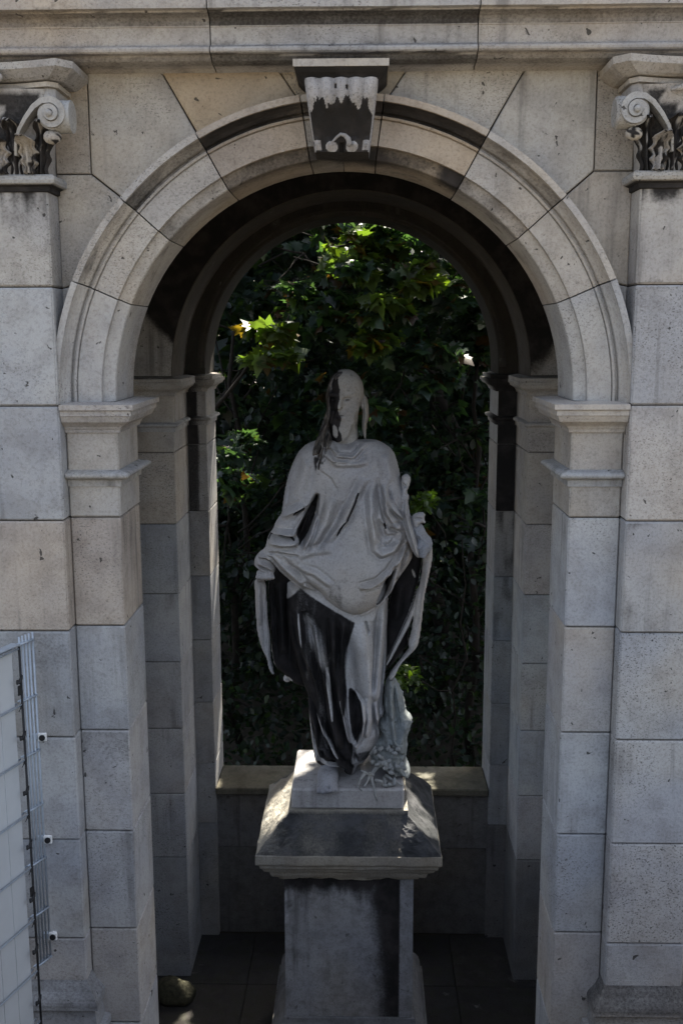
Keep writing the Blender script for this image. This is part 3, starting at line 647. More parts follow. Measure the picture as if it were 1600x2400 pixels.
m.sweep([(-hw, PY-hd), (hw, PY-hd), (hw, PY+hd), (-hw, PY+hd)], bprof, closed=True); m.build('base', STONE_DARK, PED, color=(.2, .2, .2))

# ================================================================== STATUE
SY = 1.5; PX0 = at(800, 1200, SY)
def w2(x, y, Y=SY): p = at(x, y, Y); return (p[0], p[2])
def Z1(*pts): return [w2(580+a/3.4844, 850+b/3.4844) for a, b in pts]
def Z2(*pts): return [w2(580+a/3.4844, 1200+b/3.4844) for a, b in pts]
def Z3(*pts): return [w2(580+a/3.4844, 1500+b/3.4844) for a, b in pts]
def FP(*pts): return [w2(a, b) for a, b in pts]
def smooth_poly(P, it=1):
    P = np.array(P)
    for _ in range(it):
        Q = np.roll(P, -1, 0); P = np.stack([.75*P+.25*Q, .25*P+.75*Q], 1).reshape(-1, 2)
    return P
def seg_dist(X, Z, a, b):
    d = np.array(b)-np.array(a); L = max(d@d, 1e-12); t = np.clip(((X-a[0])*d[0]+(Z-a[1])*d[1])/L, 0, 1)
    return np.hypot(X-a[0]-t*d[0], Z-a[1]-t*d[1]), t
def poly_sd(X, Z, P):
    D = np.full(X.shape, 9.); ins = np.zeros(X.shape, bool); n = len(P)
    for i in range(n):
        a, b = P[i], P[(i+1) % n]; D = np.minimum(D, seg_dist(X, Z, a, b)[0])
        c = (a[1] > Z) != (b[1] > Z)
        with np.errstate(divide='ignore', invalid='ignore'):
            xi = (b[0]-a[0])*(Z-a[1])/((b[1]-a[1]) if b[1] != a[1] else 1e-9)+a[0]
        ins ^= c & (X < xi)
    return np.where(ins, D, -D)
def surface_nets(phi, org, h):
    s = phi < 0; nx, ny, nz = phi.shape
    cnt = np.zeros((nx-1, ny-1, nz-1), np.uint8)
    for a in (0, 1):
        for b in (0, 1):
            for c in (0, 1): cnt += s[a:nx-1+a, b:ny-1+b, c:nz-1+c]
    C = np.argwhere((cnt > 0) & (cnt < 8)); ids = np.full((nx-1, ny-1, nz-1), -1, np.int32); ids[tuple(C.T)] = np.arange(len(C))
    acc = np.zeros((len(C), 3)); num = np.zeros(len(C))
    cor = np.array([(a, b, c) for a in (0, 1) for b in (0, 1) for c in (0, 1)])
    for i in range(8):
        for j in range(i+1, 8):
            if np.abs(cor[i]-cor[j]).sum() != 1: continue
            p, q = C+cor[i], C+cor[j]; f0, f1 = phi[tuple(p.T)], phi[tuple(q.T)]; m_ = (f0 < 0) != (f1 < 0)
            t = np.where(m_, f0/np.where(m_, f0-f1, 1), 0)[:, None]
            acc += np.where(m_[:, None], cor[i]+(cor[j]-cor[i])*t, 0); num += m_
    V = (C+acc/num[:, None])*h+org; Fc = []
    for ax in range(3):
        sl0 = [slice(None)]*3; sl1 = [slice(None)]*3; sl0[ax] = slice(0, -1); sl1[ax] = slice(1, None)
        e = np.argwhere(s[tuple(sl0)] != s[tuple(sl1)]); b_, c_ = [k for k in range(3) if k != ax]
        e = e[(e[:, b_] > 0) & (e[:, c_] > 0) & (e[:, b_] < phi.shape[b_]-1) & (e[:, c_] < phi.shape[c_]-1)]
        q = []
        for db, dc in ((-1, -1), (0, -1), (0, 0), (-1, 0)):
            k = e.copy(); k[:, b_] += db; k[:, c_] += dc; q.append(ids[tuple(k.T)])
        q = np.stack(q, 1); flip = s[tuple(e.T)] ^ (ax == 1); q[~flip] = q[~flip][:, ::-1]; Fc.append(q)
    return V, np.concatenate(Fc)
class Vol:
    def __init__(s, x0, x1, y0, y1, z0, z1, h=.006):
        s.h = h; s.o = np.array([x0, y0, z0]); s.ax = [np.arange(a, b, h) for a, b in ((x0, x1), (y0, y1), (z0, z1))]
        s.phi = np.full([len(a) for a in s.ax], 1., np.float32)
        s.X, s.Z = np.meshgrid(s.ax[0], s.ax[2], indexing='ij'); s.Y = s.ax[1][None, :, None]
    def union(s, d, k=0.0):
        if k <= 0: s.phi = np.minimum(s.phi, d)
        else: hh = np.clip(.5+.5*(d-s.phi)/k, 0, 1); s.phi = (d*(1-hh)+s.phi*hh-k*hh*(1-hh)).astype(np.float32)
    def relief(s, P, yc, w, T, Tb=None, folds=(), k=0.0, sm=1, rough=.003, holes=()):
        P = smooth_poly(P, sm) if sm else np.array(P); X, Z = s.X, s.Z; d = poly_sd(X, Z, P); t = np.clip(d/w, 0, 1)
        prof = np.sqrt(np.clip(1-(1-t)**2, 0, 1)); Tf = T(X, Z) if callable(T) else T; Tf = np.where(d > 0, Tf*prof, d)
        Tb = Tf if Tb is None else np.where(d > 0, Tb*prof, d)
        Tf = Tf+np.where(d > 0, rough*(vnoise(X*14, 1.3, Z*14, 2)-.5)*2, 0)
        for f in folds:
            pts, wd, am = f[:3]; D = np.full(X.shape, 9.); tt = np.zeros(X.shape)
            n = len(pts)-1
            for i in range(n):
                dd, t_ = seg_dist(X, Z, pts[i], pts[i+1]); m_ = dd < D; D = np.where(m_, dd, D); tt = np.where(m_, (i+t_)/n, tt)
            tap = np.clip(np.minimum(tt, 1-tt)*6, .0, 1)**.6 if len(f) < 4 else (np.clip((1-tt)*5, 0, 1) if f[3] == 's' else np.clip(tt*5, 0, 1) if f[3] == 'e' else 1)
            if len(f) > 3 and f[3] == 'o':
                Dn = np.full(X.shape, 9.); sg = np.zeros(X.shape)
                for i in range(n):
                    dd, _ = seg_dist(X, Z, pts[i], pts[i+1]); a_, b_ = pts[i], pts[i+1]; cr = (b_[0]-a_[0])*(Z-a_[1])-(b_[1]-a_[1])*(X-a_[0]); m_ = dd < Dn; Dn = np.where(m_, dd, Dn); sg = np.where(m_, np.sign(cr), sg)
                tap = np.clip(np.minimum(tt, 1-tt)*5, 0, 1); Tf = Tf+np.clip(d/.012, 0, 1)*tap*am*np.where(sg > 0, np.exp(-Dn/(3.5*wd)), np.exp(-(Dn/.004)**2)-.35*np.exp(-((Dn-.9*wd)/(.6*wd))**2)); continue
            am = am*(1.0 if len(f) > 3 or am < -.04 else 1.75)
            Tf = Tf+am*(np.exp(-(D/wd)**2)-(.5*np.exp(-((D-1.9*wd)/(.7*wd))**2) if am > 0 else 0))*tap*np.clip(d/.012, 0, 1)
        ycv = yc(X, Z) if callable(yc) else yc+0*X
        d3 = np.maximum((ycv-Tf)[:, None, :]-s.Y, s.Y-(ycv+Tb)[:, None, :]).astype(np.float32)
        s.union(d3, k)
    def ell(s, c, r, k=.02, sub=False):
        q = np.sqrt(((s.X-c[0])/r[0])[:, None, :]**2+((s.Y-c[1])/r[1])**2+((s.Z-c[2])/r[2])[:, None, :]**2); d = ((q-1)*min(r)).astype(np.float32)
        if sub: s.carve(d, k)
        else: s.union(d, k)
    def cap(s, a, b, ra, rb, k=.015, sub=False):
        a, b = np.array(a), np.array(b); ab = b-a; L = ab@ab
        px, py, pz = (s.X-a[0])[:, None, :], s.Y-a[1], (s.Z-a[2])[:, None, :]
        t = np.clip((px*ab[0]+py*ab[1]+pz*ab[2])/L, 0, 1)
        d = (np.sqrt((px-t*ab[0])**2+(py-t*ab[1])**2+(pz-t*ab[2])**2)-(ra+(rb-ra)*t)).astype(np.float32)
        if sub: s.carve(d, k)
        else: s.union(d, k)
    def carve(s, d, k): 
        d = -d; hh = np.clip(.5-.5*(d-s.phi)/max(k, 1e-4), 0, 1); s.phi = (d*(1-hh)+s.phi*hh+k*hh*(1-hh)).astype(np.float32)
    def mesh(s, name, parent, maskf=None, color=None, mat=None, rough3=.0015):
        if rough3:
            b = np.abs(s.phi) < .03; I = np.argwhere(b); p = I*s.h+s.o; s.phi[b] += rough3*2*(vnoise(p[:, 0]*45, p[:, 1]*45, p[:, 2]*45, 6, 2)-.5)
        for ax in range(3):
            for e in (0, -1):
                sl_ = [slice(None)]*3; sl_[ax] = e; s.phi[tuple(sl_)] = np.maximum(s.phi[tuple(sl_)], s.h)
        V, Fq = surface_nets(s.phi, s.o, s.h)
        so_ = np.clip(maskf(V[:, 0], V[:, 1], V[:, 2]), 0, 1) if maskf else None
        return fast_mesh(name, V, Fq, mat or STATUE, parent, V.mean(0), color=color or (.49, .48, .475), soot=so_)

STA = thing('statue', 'grey stone statue of a robed figure with worn head, spreading its mantle', 'statue', (0, PY, -2.345))
def in_patch(P, x, z, soft=.006, sm=1):
    return sstep(-soft, soft, poly_sd(x, z, smooth_poly(P, sm) if sm else np.array(P)))

# plinth block
m = MB(); m.box(-.318, .308, 1.25, 1.80, -2.342, -2.222, .010)
m.build('base_block', STATUE, STA, color=(.43, .42, .415))

# --- robe (skirt)
robeP = Z2((330, 520), (320, 760), (330, 950), (400, 1200), (470, 1440))+Z3((490, 420), (498, 520), (510, 700), (530, 860), (556, 1000), (640, 1035), (760, 1010), (800, 1085), (870, 1090), (905, 1000), (960, 985), (1090, 790), (1062, 650), (1120, 600), (1095, 510), (1120, 300))+Z2((1132, 1200), (1138, 900), (1150, 640), (1100, 520))
rf = []
for pts, wd, am in [
    (Z2((420, 760), (450, 1000), (560, 1300)), .016, .030), (Z3((480, 420), (560, 640), (600, 900)), .014, .032), (Z3((575, 540), (740, 870), (830, 1010)), .010, .030), (Z3((640, 200), (700, 540), (760, 800)), .020, .035), (Z3((505, 560), (540, 800), (580, 960)), .008, .022), (Z3((590, 800), (700, 860), (790, 950)), .008, .022), (Z3((640, 930), (760, 960), (810, 1040)), .008, .018),
    (Z2((460, 760), (620, 1220), (690, 1560)), .030, -.022), (Z2((700, 800), (720, 1200), (760, 1500)), .014, .030), (Z2((790, 830), (760, 1200), (770, 1560)), .012, .024),
    (Z2((900, 850), (960, 1200), (1010, 1500)), .045, .030), (Z2((1110, 700), (1080, 1100), (1050, 1480)), .016, .024), (Z2((960, 830), (990, 940)), .006, -.02), (Z2((1050, 900), (1020, 1400)), .012, -.012),
    (Z3((760, 380), (790, 560), (830, 760)), .008, .020), (Z3((870, 340), (900, 560), (880, 780)), .022, -.055), (Z3((850, 330), (930, 420), (945, 560), (930, 700), (880, 800)), .008, .020), (Z3((1040, 460), (1060, 640), (1100, 780)), .010, .026), (Z3((960, 390), (980, 600), (960, 720)), .02, .02), (Z3((840, 760), (880, 880), (890, 930)), .010, -.03), (Z3((790, 900), (850, 1040)), .01, .02)]:
    rf.append((pts, wd, am))
rf += [(Z2((560, 860), (600, 1150), (650, 1350)), .012, .022), (Z2((500, 900), (540, 1200), (600, 1500)), .010, .018, 'o'), (Z2((800, 1500), (770, 1200), (780, 900)), .010, .02, 'o'), (Z2((1010, 1440), (990, 1150), (960, 900)), .014, .02, 'o'), (Z3((930, 700), (960, 560), (950, 400)), .010, .03, 'o'), (Z3((1060, 760), (1030, 620), (1000, 440)), .010, .022, 'o'), (Z3((700, 900), (640, 700), (600, 520)), .008, .024, 'o'), (Z3((760, 960), (690, 840), (610, 800)), .007, .02, 'o')]
zt = Z2((0, 640))[0][1]; zb = -2.222
v = Vol(-.42, .40, 1.10, 1.80, -2.235, -1.02, .0046)
v.relief(robeP, lambda X, Z: SY+.01+0*X, .16, lambda X, Z: .17+0*X, None, rf, rough=.004)
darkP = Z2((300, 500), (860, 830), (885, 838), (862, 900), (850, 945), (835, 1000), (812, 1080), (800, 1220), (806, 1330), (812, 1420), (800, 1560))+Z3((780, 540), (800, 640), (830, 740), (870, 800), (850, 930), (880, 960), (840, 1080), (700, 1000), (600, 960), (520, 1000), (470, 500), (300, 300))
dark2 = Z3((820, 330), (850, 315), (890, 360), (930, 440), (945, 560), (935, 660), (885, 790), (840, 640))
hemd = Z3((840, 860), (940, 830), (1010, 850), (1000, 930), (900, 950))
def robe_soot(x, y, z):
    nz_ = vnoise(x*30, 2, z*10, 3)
    a = in_patch(darkP, x+.010*(nz_-.5), z, .009)*(.92+.4*(nz_-.4))*(1-.60*in_patch(Z2((470, 780), (560, 830), (640, 1100), (660, 1230), (600, 1180), (500, 950)), x, z, .03))
    lite = np.maximum(in_patch(Z3((640, 180), (670, 150), (710, 540), (690, 560)), x, z, .006), in_patch(Z2((420, 770), (436, 780), (460, 1040), (444, 1020)), x, z, .004))
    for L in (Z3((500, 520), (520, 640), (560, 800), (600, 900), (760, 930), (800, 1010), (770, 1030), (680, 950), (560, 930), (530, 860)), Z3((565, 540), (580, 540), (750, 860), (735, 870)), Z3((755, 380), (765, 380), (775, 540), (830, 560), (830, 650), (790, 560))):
        lite = np.maximum(lite, .8*in_patch(L, x, z, .005))
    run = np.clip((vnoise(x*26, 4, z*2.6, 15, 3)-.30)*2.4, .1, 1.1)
    s_ = np.maximum(a*(1-.85*lite)*(.86+.20*run), np.maximum(.9*in_patch(dark2, x, z), .7*in_patch(hemd, x, z, .012)))
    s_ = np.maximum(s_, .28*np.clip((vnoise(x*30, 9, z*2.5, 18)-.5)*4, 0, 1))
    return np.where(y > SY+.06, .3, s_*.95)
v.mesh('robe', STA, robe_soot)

# --- mantle: shoulders, sleeves, apron, in one cloth
upP = Z1((770, 640), (640, 600), (560, 632), (480, 662), (420, 722), (380, 800), (340, 905), (312, 1020), (296, 1130), (285, 1228), (240, 1278), (220, 1340), (182, 1388), (165, 1450), (152, 1500), (92, 1540))+Z2((78, 360), (150, 345), (210, 380), (255, 440), (335, 515), (452, 606), (500, 590), (560, 612), (640, 690), (720, 752), (800, 796), (880, 816), (960, 800), (1050, 752), (1130, 680), (1178, 600), (1240, 500), (1300, 420), (1352, 330), (1300, 215))+Z1((1345, 1500), (1335, 1420), (1300, 1330), (1305, 1180), (1298, 1110), (1285, 1050), (1262, 1000), (1245, 940), (1232, 860), (1215, 790), (1190, 722), (1140, 672), (1080, 640), (1000, 602), (960, 575), (860, 650))
slits = [Z1((577, 1050), (520, 1150), (460, 1260), (425, 1350)), Z1((575, 1080), (560, 1200), (500, 1330), (455, 1420)), Z1((545, 1150), (490, 1290), (450, 1380))]
uf = [(s_, .012, -.09, 'n') for s_ in slits]
uf += [(Z1((905, 1020), (880, 1100), (840, 1190), (820, 1230)), .007, -.05), (Z1((810, 1240), (770, 1290), (742, 1345)), .006, -.03), (Z1((395, 1200), (440, 1170), (478, 1145)), .006, -.04), (Z1((185, 1410), (200, 1375), (260, 1362), (330, 1365), (400, 1385)), .007, -.05), (Z1((1108, 1258), (1118, 1290)), .007, -.04)]
uf += [(Z1((480, 1120), (380, 1170), (290, 1225)), .016, .020), (Z1((420, 1335), (300, 1340), (190, 1365)), .012, .022), (Z1((480, 1200), (420, 1300), (405, 1350)), .008, .02), (Z1((440, 1400), (350, 1420), (180, 1420)), .016, .020), (Z1((420, 1440), (320, 1440)), .007, -.02), (Z1((440, 1520), (330, 1500), (240, 1490)), .007, -.018)]
uf += [(Z1((575, 1200), (540, 1330), (470, 1480)), .010, .022), (Z1((700, 1060), (640, 1260), (530, 1440)), .022, .022), (Z1((790, 1080), (720, 1280), (560, 1480)), .014, -.014), (Z1((960, 900), (900, 1020), (780, 1250), (650, 1400)), .018, .016), (Z1((1000, 960), (1010, 1200), (1050, 1400)), .020, .018), (Z1((1060, 900), (1080, 1150), (1180, 1350)), .014, -.018), (Z1((1110, 950), (1140, 1180), (1250, 1330)), .012, .024), (Z1((1010, 1280), (1040, 1450), (1090, 1490), (1180, 1460), (1260, 1350)), .016, .022), (Z1((1060, 1220), (1120, 1360), (1240, 1350)), .012, -.02), (Z1((1150, 1280), (1240, 1290)), .010, .014), (Z1((1100, 1000), (1180, 1150), (1290, 1250)), .010, .018)]
uf += [(Z1((680, 640), (740, 730), (860, 740), (960, 640)), .010, .018), (Z1((640, 700), (740, 790), (900, 790), (980, 770)), .014, .010), (Z1((650, 800), (760, 860), (950, 840)), .02, -.008)]
uf += [(Z2((100, 318), (200, 350), (250, 430), (335, 520), (450, 600)), .010, .024, 'n'), (Z2((240, 300), (380, 440), (490, 540)), .016, .018), (Z2((170, 240), (330, 370), (440, 420)), .014, -.016), (Z2((490, 545), (640, 685), (800, 790), (900, 805), (1050, 740), (1140, 640), (1190, 520)), .010, .024, 'n'), (Z2((430, 380), (480, 520), (640, 640)), .02, -.014)]
uf += [(Z1((285, 1232), (380, 1176), (485, 1122), (560, 1080)), .010, .030, 'o'), (Z1((180, 1392), (230, 1350), (300, 1338), (400, 1350), (440, 1385)), .010, .034, 'o'), (Z1((170, 1450), (260, 1420), (350, 1430), (440, 1410)), .008, .02, 'o'), (Z1((150, 1500), (280, 1490), (440, 1520)), .008, .018, 'o'),
       (Z1((740, 1345), (820, 1230), (880, 1120), (910, 1010)), .012, .024, 'o'), (Z1((1290, 1300), (1180, 1260), (1130, 1150), (1100, 980)), .010, .026, 'o'), (Z1((1270, 1350), (1160, 1330), (1090, 1230), (1050, 1020)), .012, .026, 'o'), (Z1((1250, 1400), (1120, 1440), (1040, 1350), (1000, 1150)), .012, .024, 'o'),
       (Z1((600, 700), (700, 770), (800, 780), (900, 760), (985, 690)), .009, .018, 'o'), (Z1((650, 640), (740, 710), (850, 715), (955, 640)), .008, .018, 'o'), (Z1((590, 820), (700, 900), (760, 1010)), .012, .014, 'o'), (Z1((330, 950), (320, 1080), (300, 1180)), .01, .012), (Z1((500, 760), (470, 900), (430, 1050)), .022, .012), (Z1((1120, 720), (1150, 830), (1170, 940)), .02, .012),
       (Z2((430, 300), (560, 250), (700, 230)), .016, .010), (Z2((430, 385), (560, 420), (700, 520)), .014, .010), (Z2((1240, 270), (1150, 420), (1050, 500), (920, 530)), .010, .02, 'o')]
uf += [(Z2((910, 528), (1050, 500), (1150, 420), (1240, 280)), .012, .028), (Z2((1010, 530), (1110, 470), (1190, 360)), .006, -.022), (Z2((1150, 640), (1190, 480), (1230, 330), (1290, 230)), .010, .026), (Z2((1200, 600), (1280, 480), (1350, 350)), .012, .018), (Z2((1230, 480), (1260, 360), (1290, 280)), .012, -.02)]
gap = Z2((1062, 620), (1042, 690), (1060, 705), (1112, 650), (1150, 560), (1180, 440), (1190, 405), (1110, 495), (1090, 560))
def upyc(X, Z):
    t = np.clip((.75-(-Z))/1, 0, 1)*0; low = np.clip((-.55-Z)/.85, 0, 1); return SY-.02-.05*low
v = Vol(-.56, .52, 1.06, 1.80, -1.48, -.30, .0046)
v.relief(upP, upyc, .13, lambda X, Z: .165+.055*np.exp(-((X-.0)/.2)**2-((Z+.95)/.3)**2), .14, uf, rough=.005)
gd = poly_sd(v.X, v.Z, smooth_poly(gap, 1)); v.carve(np.maximum(-gd[:, None, :], (v.Y-(SY+.0))).astype(np.float32), .004)
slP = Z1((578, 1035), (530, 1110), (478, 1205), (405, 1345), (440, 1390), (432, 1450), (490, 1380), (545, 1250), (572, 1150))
def up_soot_shade(x, y, z):
    s_ = in_patch(slP, x, z, .004);  # slits and the cloth gap painted dark like the shade inside them
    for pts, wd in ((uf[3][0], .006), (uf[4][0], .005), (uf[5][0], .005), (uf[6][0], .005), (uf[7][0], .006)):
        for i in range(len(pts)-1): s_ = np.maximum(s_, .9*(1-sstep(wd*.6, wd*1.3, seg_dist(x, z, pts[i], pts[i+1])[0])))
    st = in_patch(Z2((560, 540), (720, 480), (860, 520), (880, 680), (760, 740), (640, 660)), x, z, .04)*np.clip((vnoise(x*22, 3, z*9, 12)-.42)*2.2, 0, .5)
    hair_st = in_patch(Z1((560, 640), (640, 640), (700, 720), (620, 870), (570, 880), (540, 740)), x, z, .012)*np.clip((vnoise(x*45, 1, z*25, 5)-.38)*3, 0, .8)
    gp = in_patch(gap, x, z, .004)
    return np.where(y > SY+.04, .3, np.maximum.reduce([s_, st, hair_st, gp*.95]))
v.mesh('mantle', STA, up_soot_shade)

# --- mantle tails hanging from the two hands
inL = Z2((160, 560), (245, 440), (460, 600), (760, 780), (760, 1500), (480, 1480), (360, 1440), (270, 1345), (215, 1310), (188, 1200), (180, 1000), (165, 800))
tailL = Z2((62, 520), (150, 560), (160, 760), (172, 930), (188, 1010), (188, 1200), (222, 1312), (205, 1316), (176, 1262), (165, 1190), (118, 1100), (80, 950), (74, 800), (64, 650))
v = Vol(-.56, .12, 1.28, 1.80, -2.0, -.90, .0058)
v.relief(inL, SY+.10, .04, .05, .05, [(Z2((260, 600), (280, 900), (290, 1180)), .02, .02), (Z2((370, 640), (380, 1000), (400, 1300)), .02, .022), (Z2((200, 600), (220, 1000), (240, 1250)), .012, -.015)], rough=.004)
v.relief(tailL, SY-.02, .045, .055, .14, [(Z2((130, 560), (140, 900), (160, 1150)), .010, -.014), (Z2((100, 600), (110, 900)), .012, .012)], k=.02)
v.ell((*np.array([w2(580+310/3.4844, 1500+370/3.4844)[0]]), SY+.12, w2(580+310/3.4844, 1500+370/3.4844)[1]), (.022, .03, .022), .01)
v.mesh('mantle_tail', STA, lambda x, y, z: np.where(y > SY+.16, .3, np.maximum(.97*in_patch(inL, x, z, .003)*(1-.97*in_patch(tailL, x, z, .003)), 0)*(1-in_patch(Z3((250, 330), (360, 330), (360, 420), (270, 420)), x, z))))
inR = Z2((1200, 560), (1290, 420), (1360, 330), (1430, 350), (1425, 430), (1400, 600), (1380, 640), (1340, 790), (1335, 900), (1310, 1040), (1318, 1110), (1270, 1170), (1200, 1260), (1130, 1345), (1136, 1100), (1150, 820), (1185, 650))
tailR = Z2((1420, 330), (1498, 250), (1506, 340), (1490, 440), (1468, 540), (1436, 680), (1420, 850), (1395, 1040), (1372, 1102), (1310, 1160), (1240, 1230), (1190, 1350), (1140, 1350), (1200, 1262), (1270, 1172), (1322, 1110), (1306, 1060), (1340, 960), (1350, 860), (1370, 700), (1400, 600), (1430, 440))
strap = Z2((1412, 640), (1385, 620), (1330, 810), (1230, 1020), (1132, 1230), (1128, 1250), (1145, 1240), (1250, 1050), (1340, 880))
v = Vol(.15, .60, 1.28, 1.80, -1.95, -.78, .0058)
v.relief(inR, SY+.09, .03, .05, .05, [(Z2((1250, 600), (1220, 900)), .02, .015)])
v.relief(tailR, SY-.03, .035, .05, .13, [(Z2((1460, 400), (1440, 640), (1400, 950)), .012, .012)], k=.01)
v.relief(strap, SY-.01, .012, .035, .10, [], k=.008)
v.mesh('mantle_tail', STA, lambda x, y, z: np.where(y > SY+.15, .3, .97*in_patch(inR, x, z, .003)*(1-np.maximum(in_patch(tailR, x, z, .003), in_patch(strap, x, z, .003)))*(1-in_patch(Z2((1338, 480), (1352, 480), (1378, 545), (1360, 550)), x, z))))

# --- head: skull, worn face, neck
def P3(x, y, dy): p = at(x, y, SY); return (p[0], SY+dy, p[2])
v = Vol(-.15, .17, 1.25, 1.70, -.42, .11, .0045)
v.ell(P3(809, 916, .0), (.100, .125, .118)); v.ell(P3(805, 965, -.035), (.078, .088, .105), .04); v.cap(P3(806, 985, .01), P3(802, 1060, .02), .072, .088, .03)
v.cap(P3(801, 1005, -.07), P3(798, 1022, -.075), .042, .030, .03); v.cap(P3(797, 925, -.118), P3(794, 948, -.142), .012, .020, .02)
v.cap(P3(776, 922, -.112), P3(793, 924, -.122), .012, .011, .012); v.cap(P3(800, 924, -.122), P3(826, 921, -.104), .011, .012, .012); v.ell(P3(781, 934, -.128), (.019, .022, .012), .008, True); v.ell(P3(815, 933, -.124), (.021, .022, .012), .008, True); v.ell(P3(781, 935, -.108), (.012, .010, .008), .004); v.ell(P3(815, 934, -.106), (.012, .010, .008), .004); v.ell(P3(830, 955, -.075), (.022, .03, .030), .02)
v.cap(P3(784, 970, -.128), P3(811, 970, -.124), .0065, .0065, .005, True); v.ell(P3(797, 976, -.116), (.020, .014, .008), .006); v.cap(P3(782, 963, -.122), P3(776, 985, -.105), .010, .012, .008); v.cap(P3(812, 963, -.118), P3(826, 985, -.090), .010, .013, .008)
for i in range(7): v.cap(P3(778+i*8, 985+3*abs(i-3)*-1, -.095), P3(784+i*5, 1026-3*abs(i-3), -.09), .012, .006, .006)
v.cap(P3(849, 930, .0), P3(849, 948, .0), .014, .011, .012)
faceD = Z1((600, 20), (760, 60), (740, 140), (765, 235), (742, 340), (750, 400), (770, 440), (760, 500), (745, 520), (765, 560), (780, 640), (660, 640), (600, 400))
def head_soot(x, y, z):
    n_ = vnoise(x*40, y*40, z*40, 3); return np.maximum(in_patch(faceD, x+.012*(n_-.5), z, .006)*.92*(1-.8*in_patch(Z1((700, 480), (740, 520), (740, 600), (700, 600)), x, z, .004)), np.clip((n_-.5)*1.5, 0, .4)*in_patch(Z1((740, 60), (960, 60), (960, 350), (760, 350)), x, z, .03))
def head_soot_shade(x, y, z):
    s_ = head_soot(x, y, z)
    for px, py, dy, r in ((815, 934, -.11, .017), (781, 935, -.11, .018), (789, 951, -.125, .008), (801, 951, -.125, .007)):  # eye sockets, nostrils, mouth and neck hollow get painted shade
        c = P3(px, py, dy); s_ = np.maximum(s_, .62*np.exp(-(((x-c[0])/r)**2+((z-c[2])/(r*.55))**2)**2)*(y < SY-.05))
    c = P3(798, 970, -.12); s_ = np.maximum(s_, .6*np.exp(-(((x-c[0])/.026)**2+((z-c[2])/.006)**2)**2)*(y < SY-.05))
    c = P3(834, 995, -.05); s_ = np.maximum(s_, .5*np.exp(-(((x-c[0])/.012)**2+((z-c[2])/.035)**2))*(y < SY+.02)); return s_
head = v.mesh('head', STA, head_soot_shade, color=(.43, .415, .385))
hairL = Z1((800, 62), (740, 70), (690, 110), (655, 190), (640, 280), (652, 370), (625, 450), (592, 560), (560, 640), (530, 710), (545, 760), (590, 720), (575, 810), (578, 880), (600, 860), (625, 780), (650, 700), (700, 690), (690, 600), (670, 520), (700, 420), (720, 300), (730, 180))
v = Vol(-.20, .05, 1.22, 1.66, -.50, .11, .0045)
hf = [(Z1((690, 120), (660, 200), (650, 290)), .007, .016), (Z1((720, 110), (690, 200), (680, 300)), .005, -.018), (Z1((640, 420), (600, 560), (560, 640)), .005, -.018), (Z1((600, 640), (575, 740), (590, 840)), .006, .02), (Z1((670, 560), (650, 680), (620, 760)), .006, .022), (Z1((700, 140), (665, 300), (670, 430), (610, 600)), .008, .02), (Z1((680, 380), (640, 520), (600, 640), (560, 720)), .008, .024), (Z1((640, 560), (610, 700), (590, 860)), .007, .022), (Z1((660, 440), (620, 520), (590, 600)), .005, -.02), (Z1((660, 620), (640, 700), (610, 800)), .005, -.02)]
v.relief(hairL, lambda X, Z: SY-.02-.10*np.clip((-.18-Z)/.2, 0, 1), .03, .075, .08, hf, rough=.008)
v.mesh('hair', head, lambda x, y, z: .25+.75*vnoise(x*40, y*40, z*24, 7), color=(.33, .32, .31))
hairR = Z1((935, 300), (962, 262), (985, 330), (990, 440), (968, 520), (968, 640), (945, 600), (934, 500), (940, 430), (940, 380), (915, 372))
v = Vol(.06, .18, 1.36, 1.62, -.32, .02, .0045); v.relief(hairR, SY+.01, .014, .035, .04, [(Z1((960, 300), (965, 430), (955, 540)), .006, .010)]); v.mesh('hair', head, lambda x, y, z: .1+.2*vnoise(x*40, y*40, z*24, 7), color=(.42, .405, .375))

# --- hands (worn stone, fingers closed on the cloth)
v = Vol(-.58, -.30, 1.2, 1.6, -1.22, -.86, .0042)
cuff = Z2((85, 325), (150, 330), (212, 372), (246, 432), (208, 498), (140, 460), (72, 420), (66, 380)); v.relief(cuff, SY-.07, .04, .07, .08, [(Z2((90, 400), (160, 440), (205, 480)), .007, .014), (Z2((110, 370), (180, 400), (235, 440)), .008, .014)])
hb = at(580+140/3.4844, 1200+510/3.4844, SY-.12)
v.ell((hb[0], SY-.10, hb[2]), (.045, .036, .034), .015)
for i, dx in enumerate((-.034, -.012, .010, .030)):
    v.cap((hb[0]+dx*.9, SY-.125, hb[2]+.012), (hb[0]+dx, SY-.150+.004*abs(i-1), hb[2]-.008), .0125, .012, .006); v.cap((hb[0]+dx, SY-.150+.004*abs(i-1), hb[2]-.008), (hb[0]+dx*.92, SY-.118, hb[2]-.034+.003*i), .0118, .009, .006)
v.cap((hb[0]+.03, SY-.10, hb[2]+.01), (hb[0]+.046, SY-.12, hb[2]-.018), .013, .010, .008)
v.mesh('hand', STA, None)
v = Vol(.30, .56, 1.18, 1.62, -1.20, -.72, .0042)
e0, e1, e2 = at(935, 1195, SY), at(980, 1240, SY), at(990, 1275, SY)
v.cap((e0[0]+.04, SY-.02, e0[2]), (e1[0], SY-.12, e1[2]), .036, .034, .03); v.ell((e2[0]-.010, SY-.15, e2[2]+.012), (.036, .034, .044), .02)
fo = Z1((1335, 1300), (1400, 1290), (1440, 1350), (1500, 1420), (1492, 1500), (1440, 1540), (1395, 1525), (1370, 1420)); v.relief(fo, SY-.10, .03, .05, .06, [(Z1((1350, 1340), (1420, 1400), (1480, 1440)), .008, .012)], k=.02)
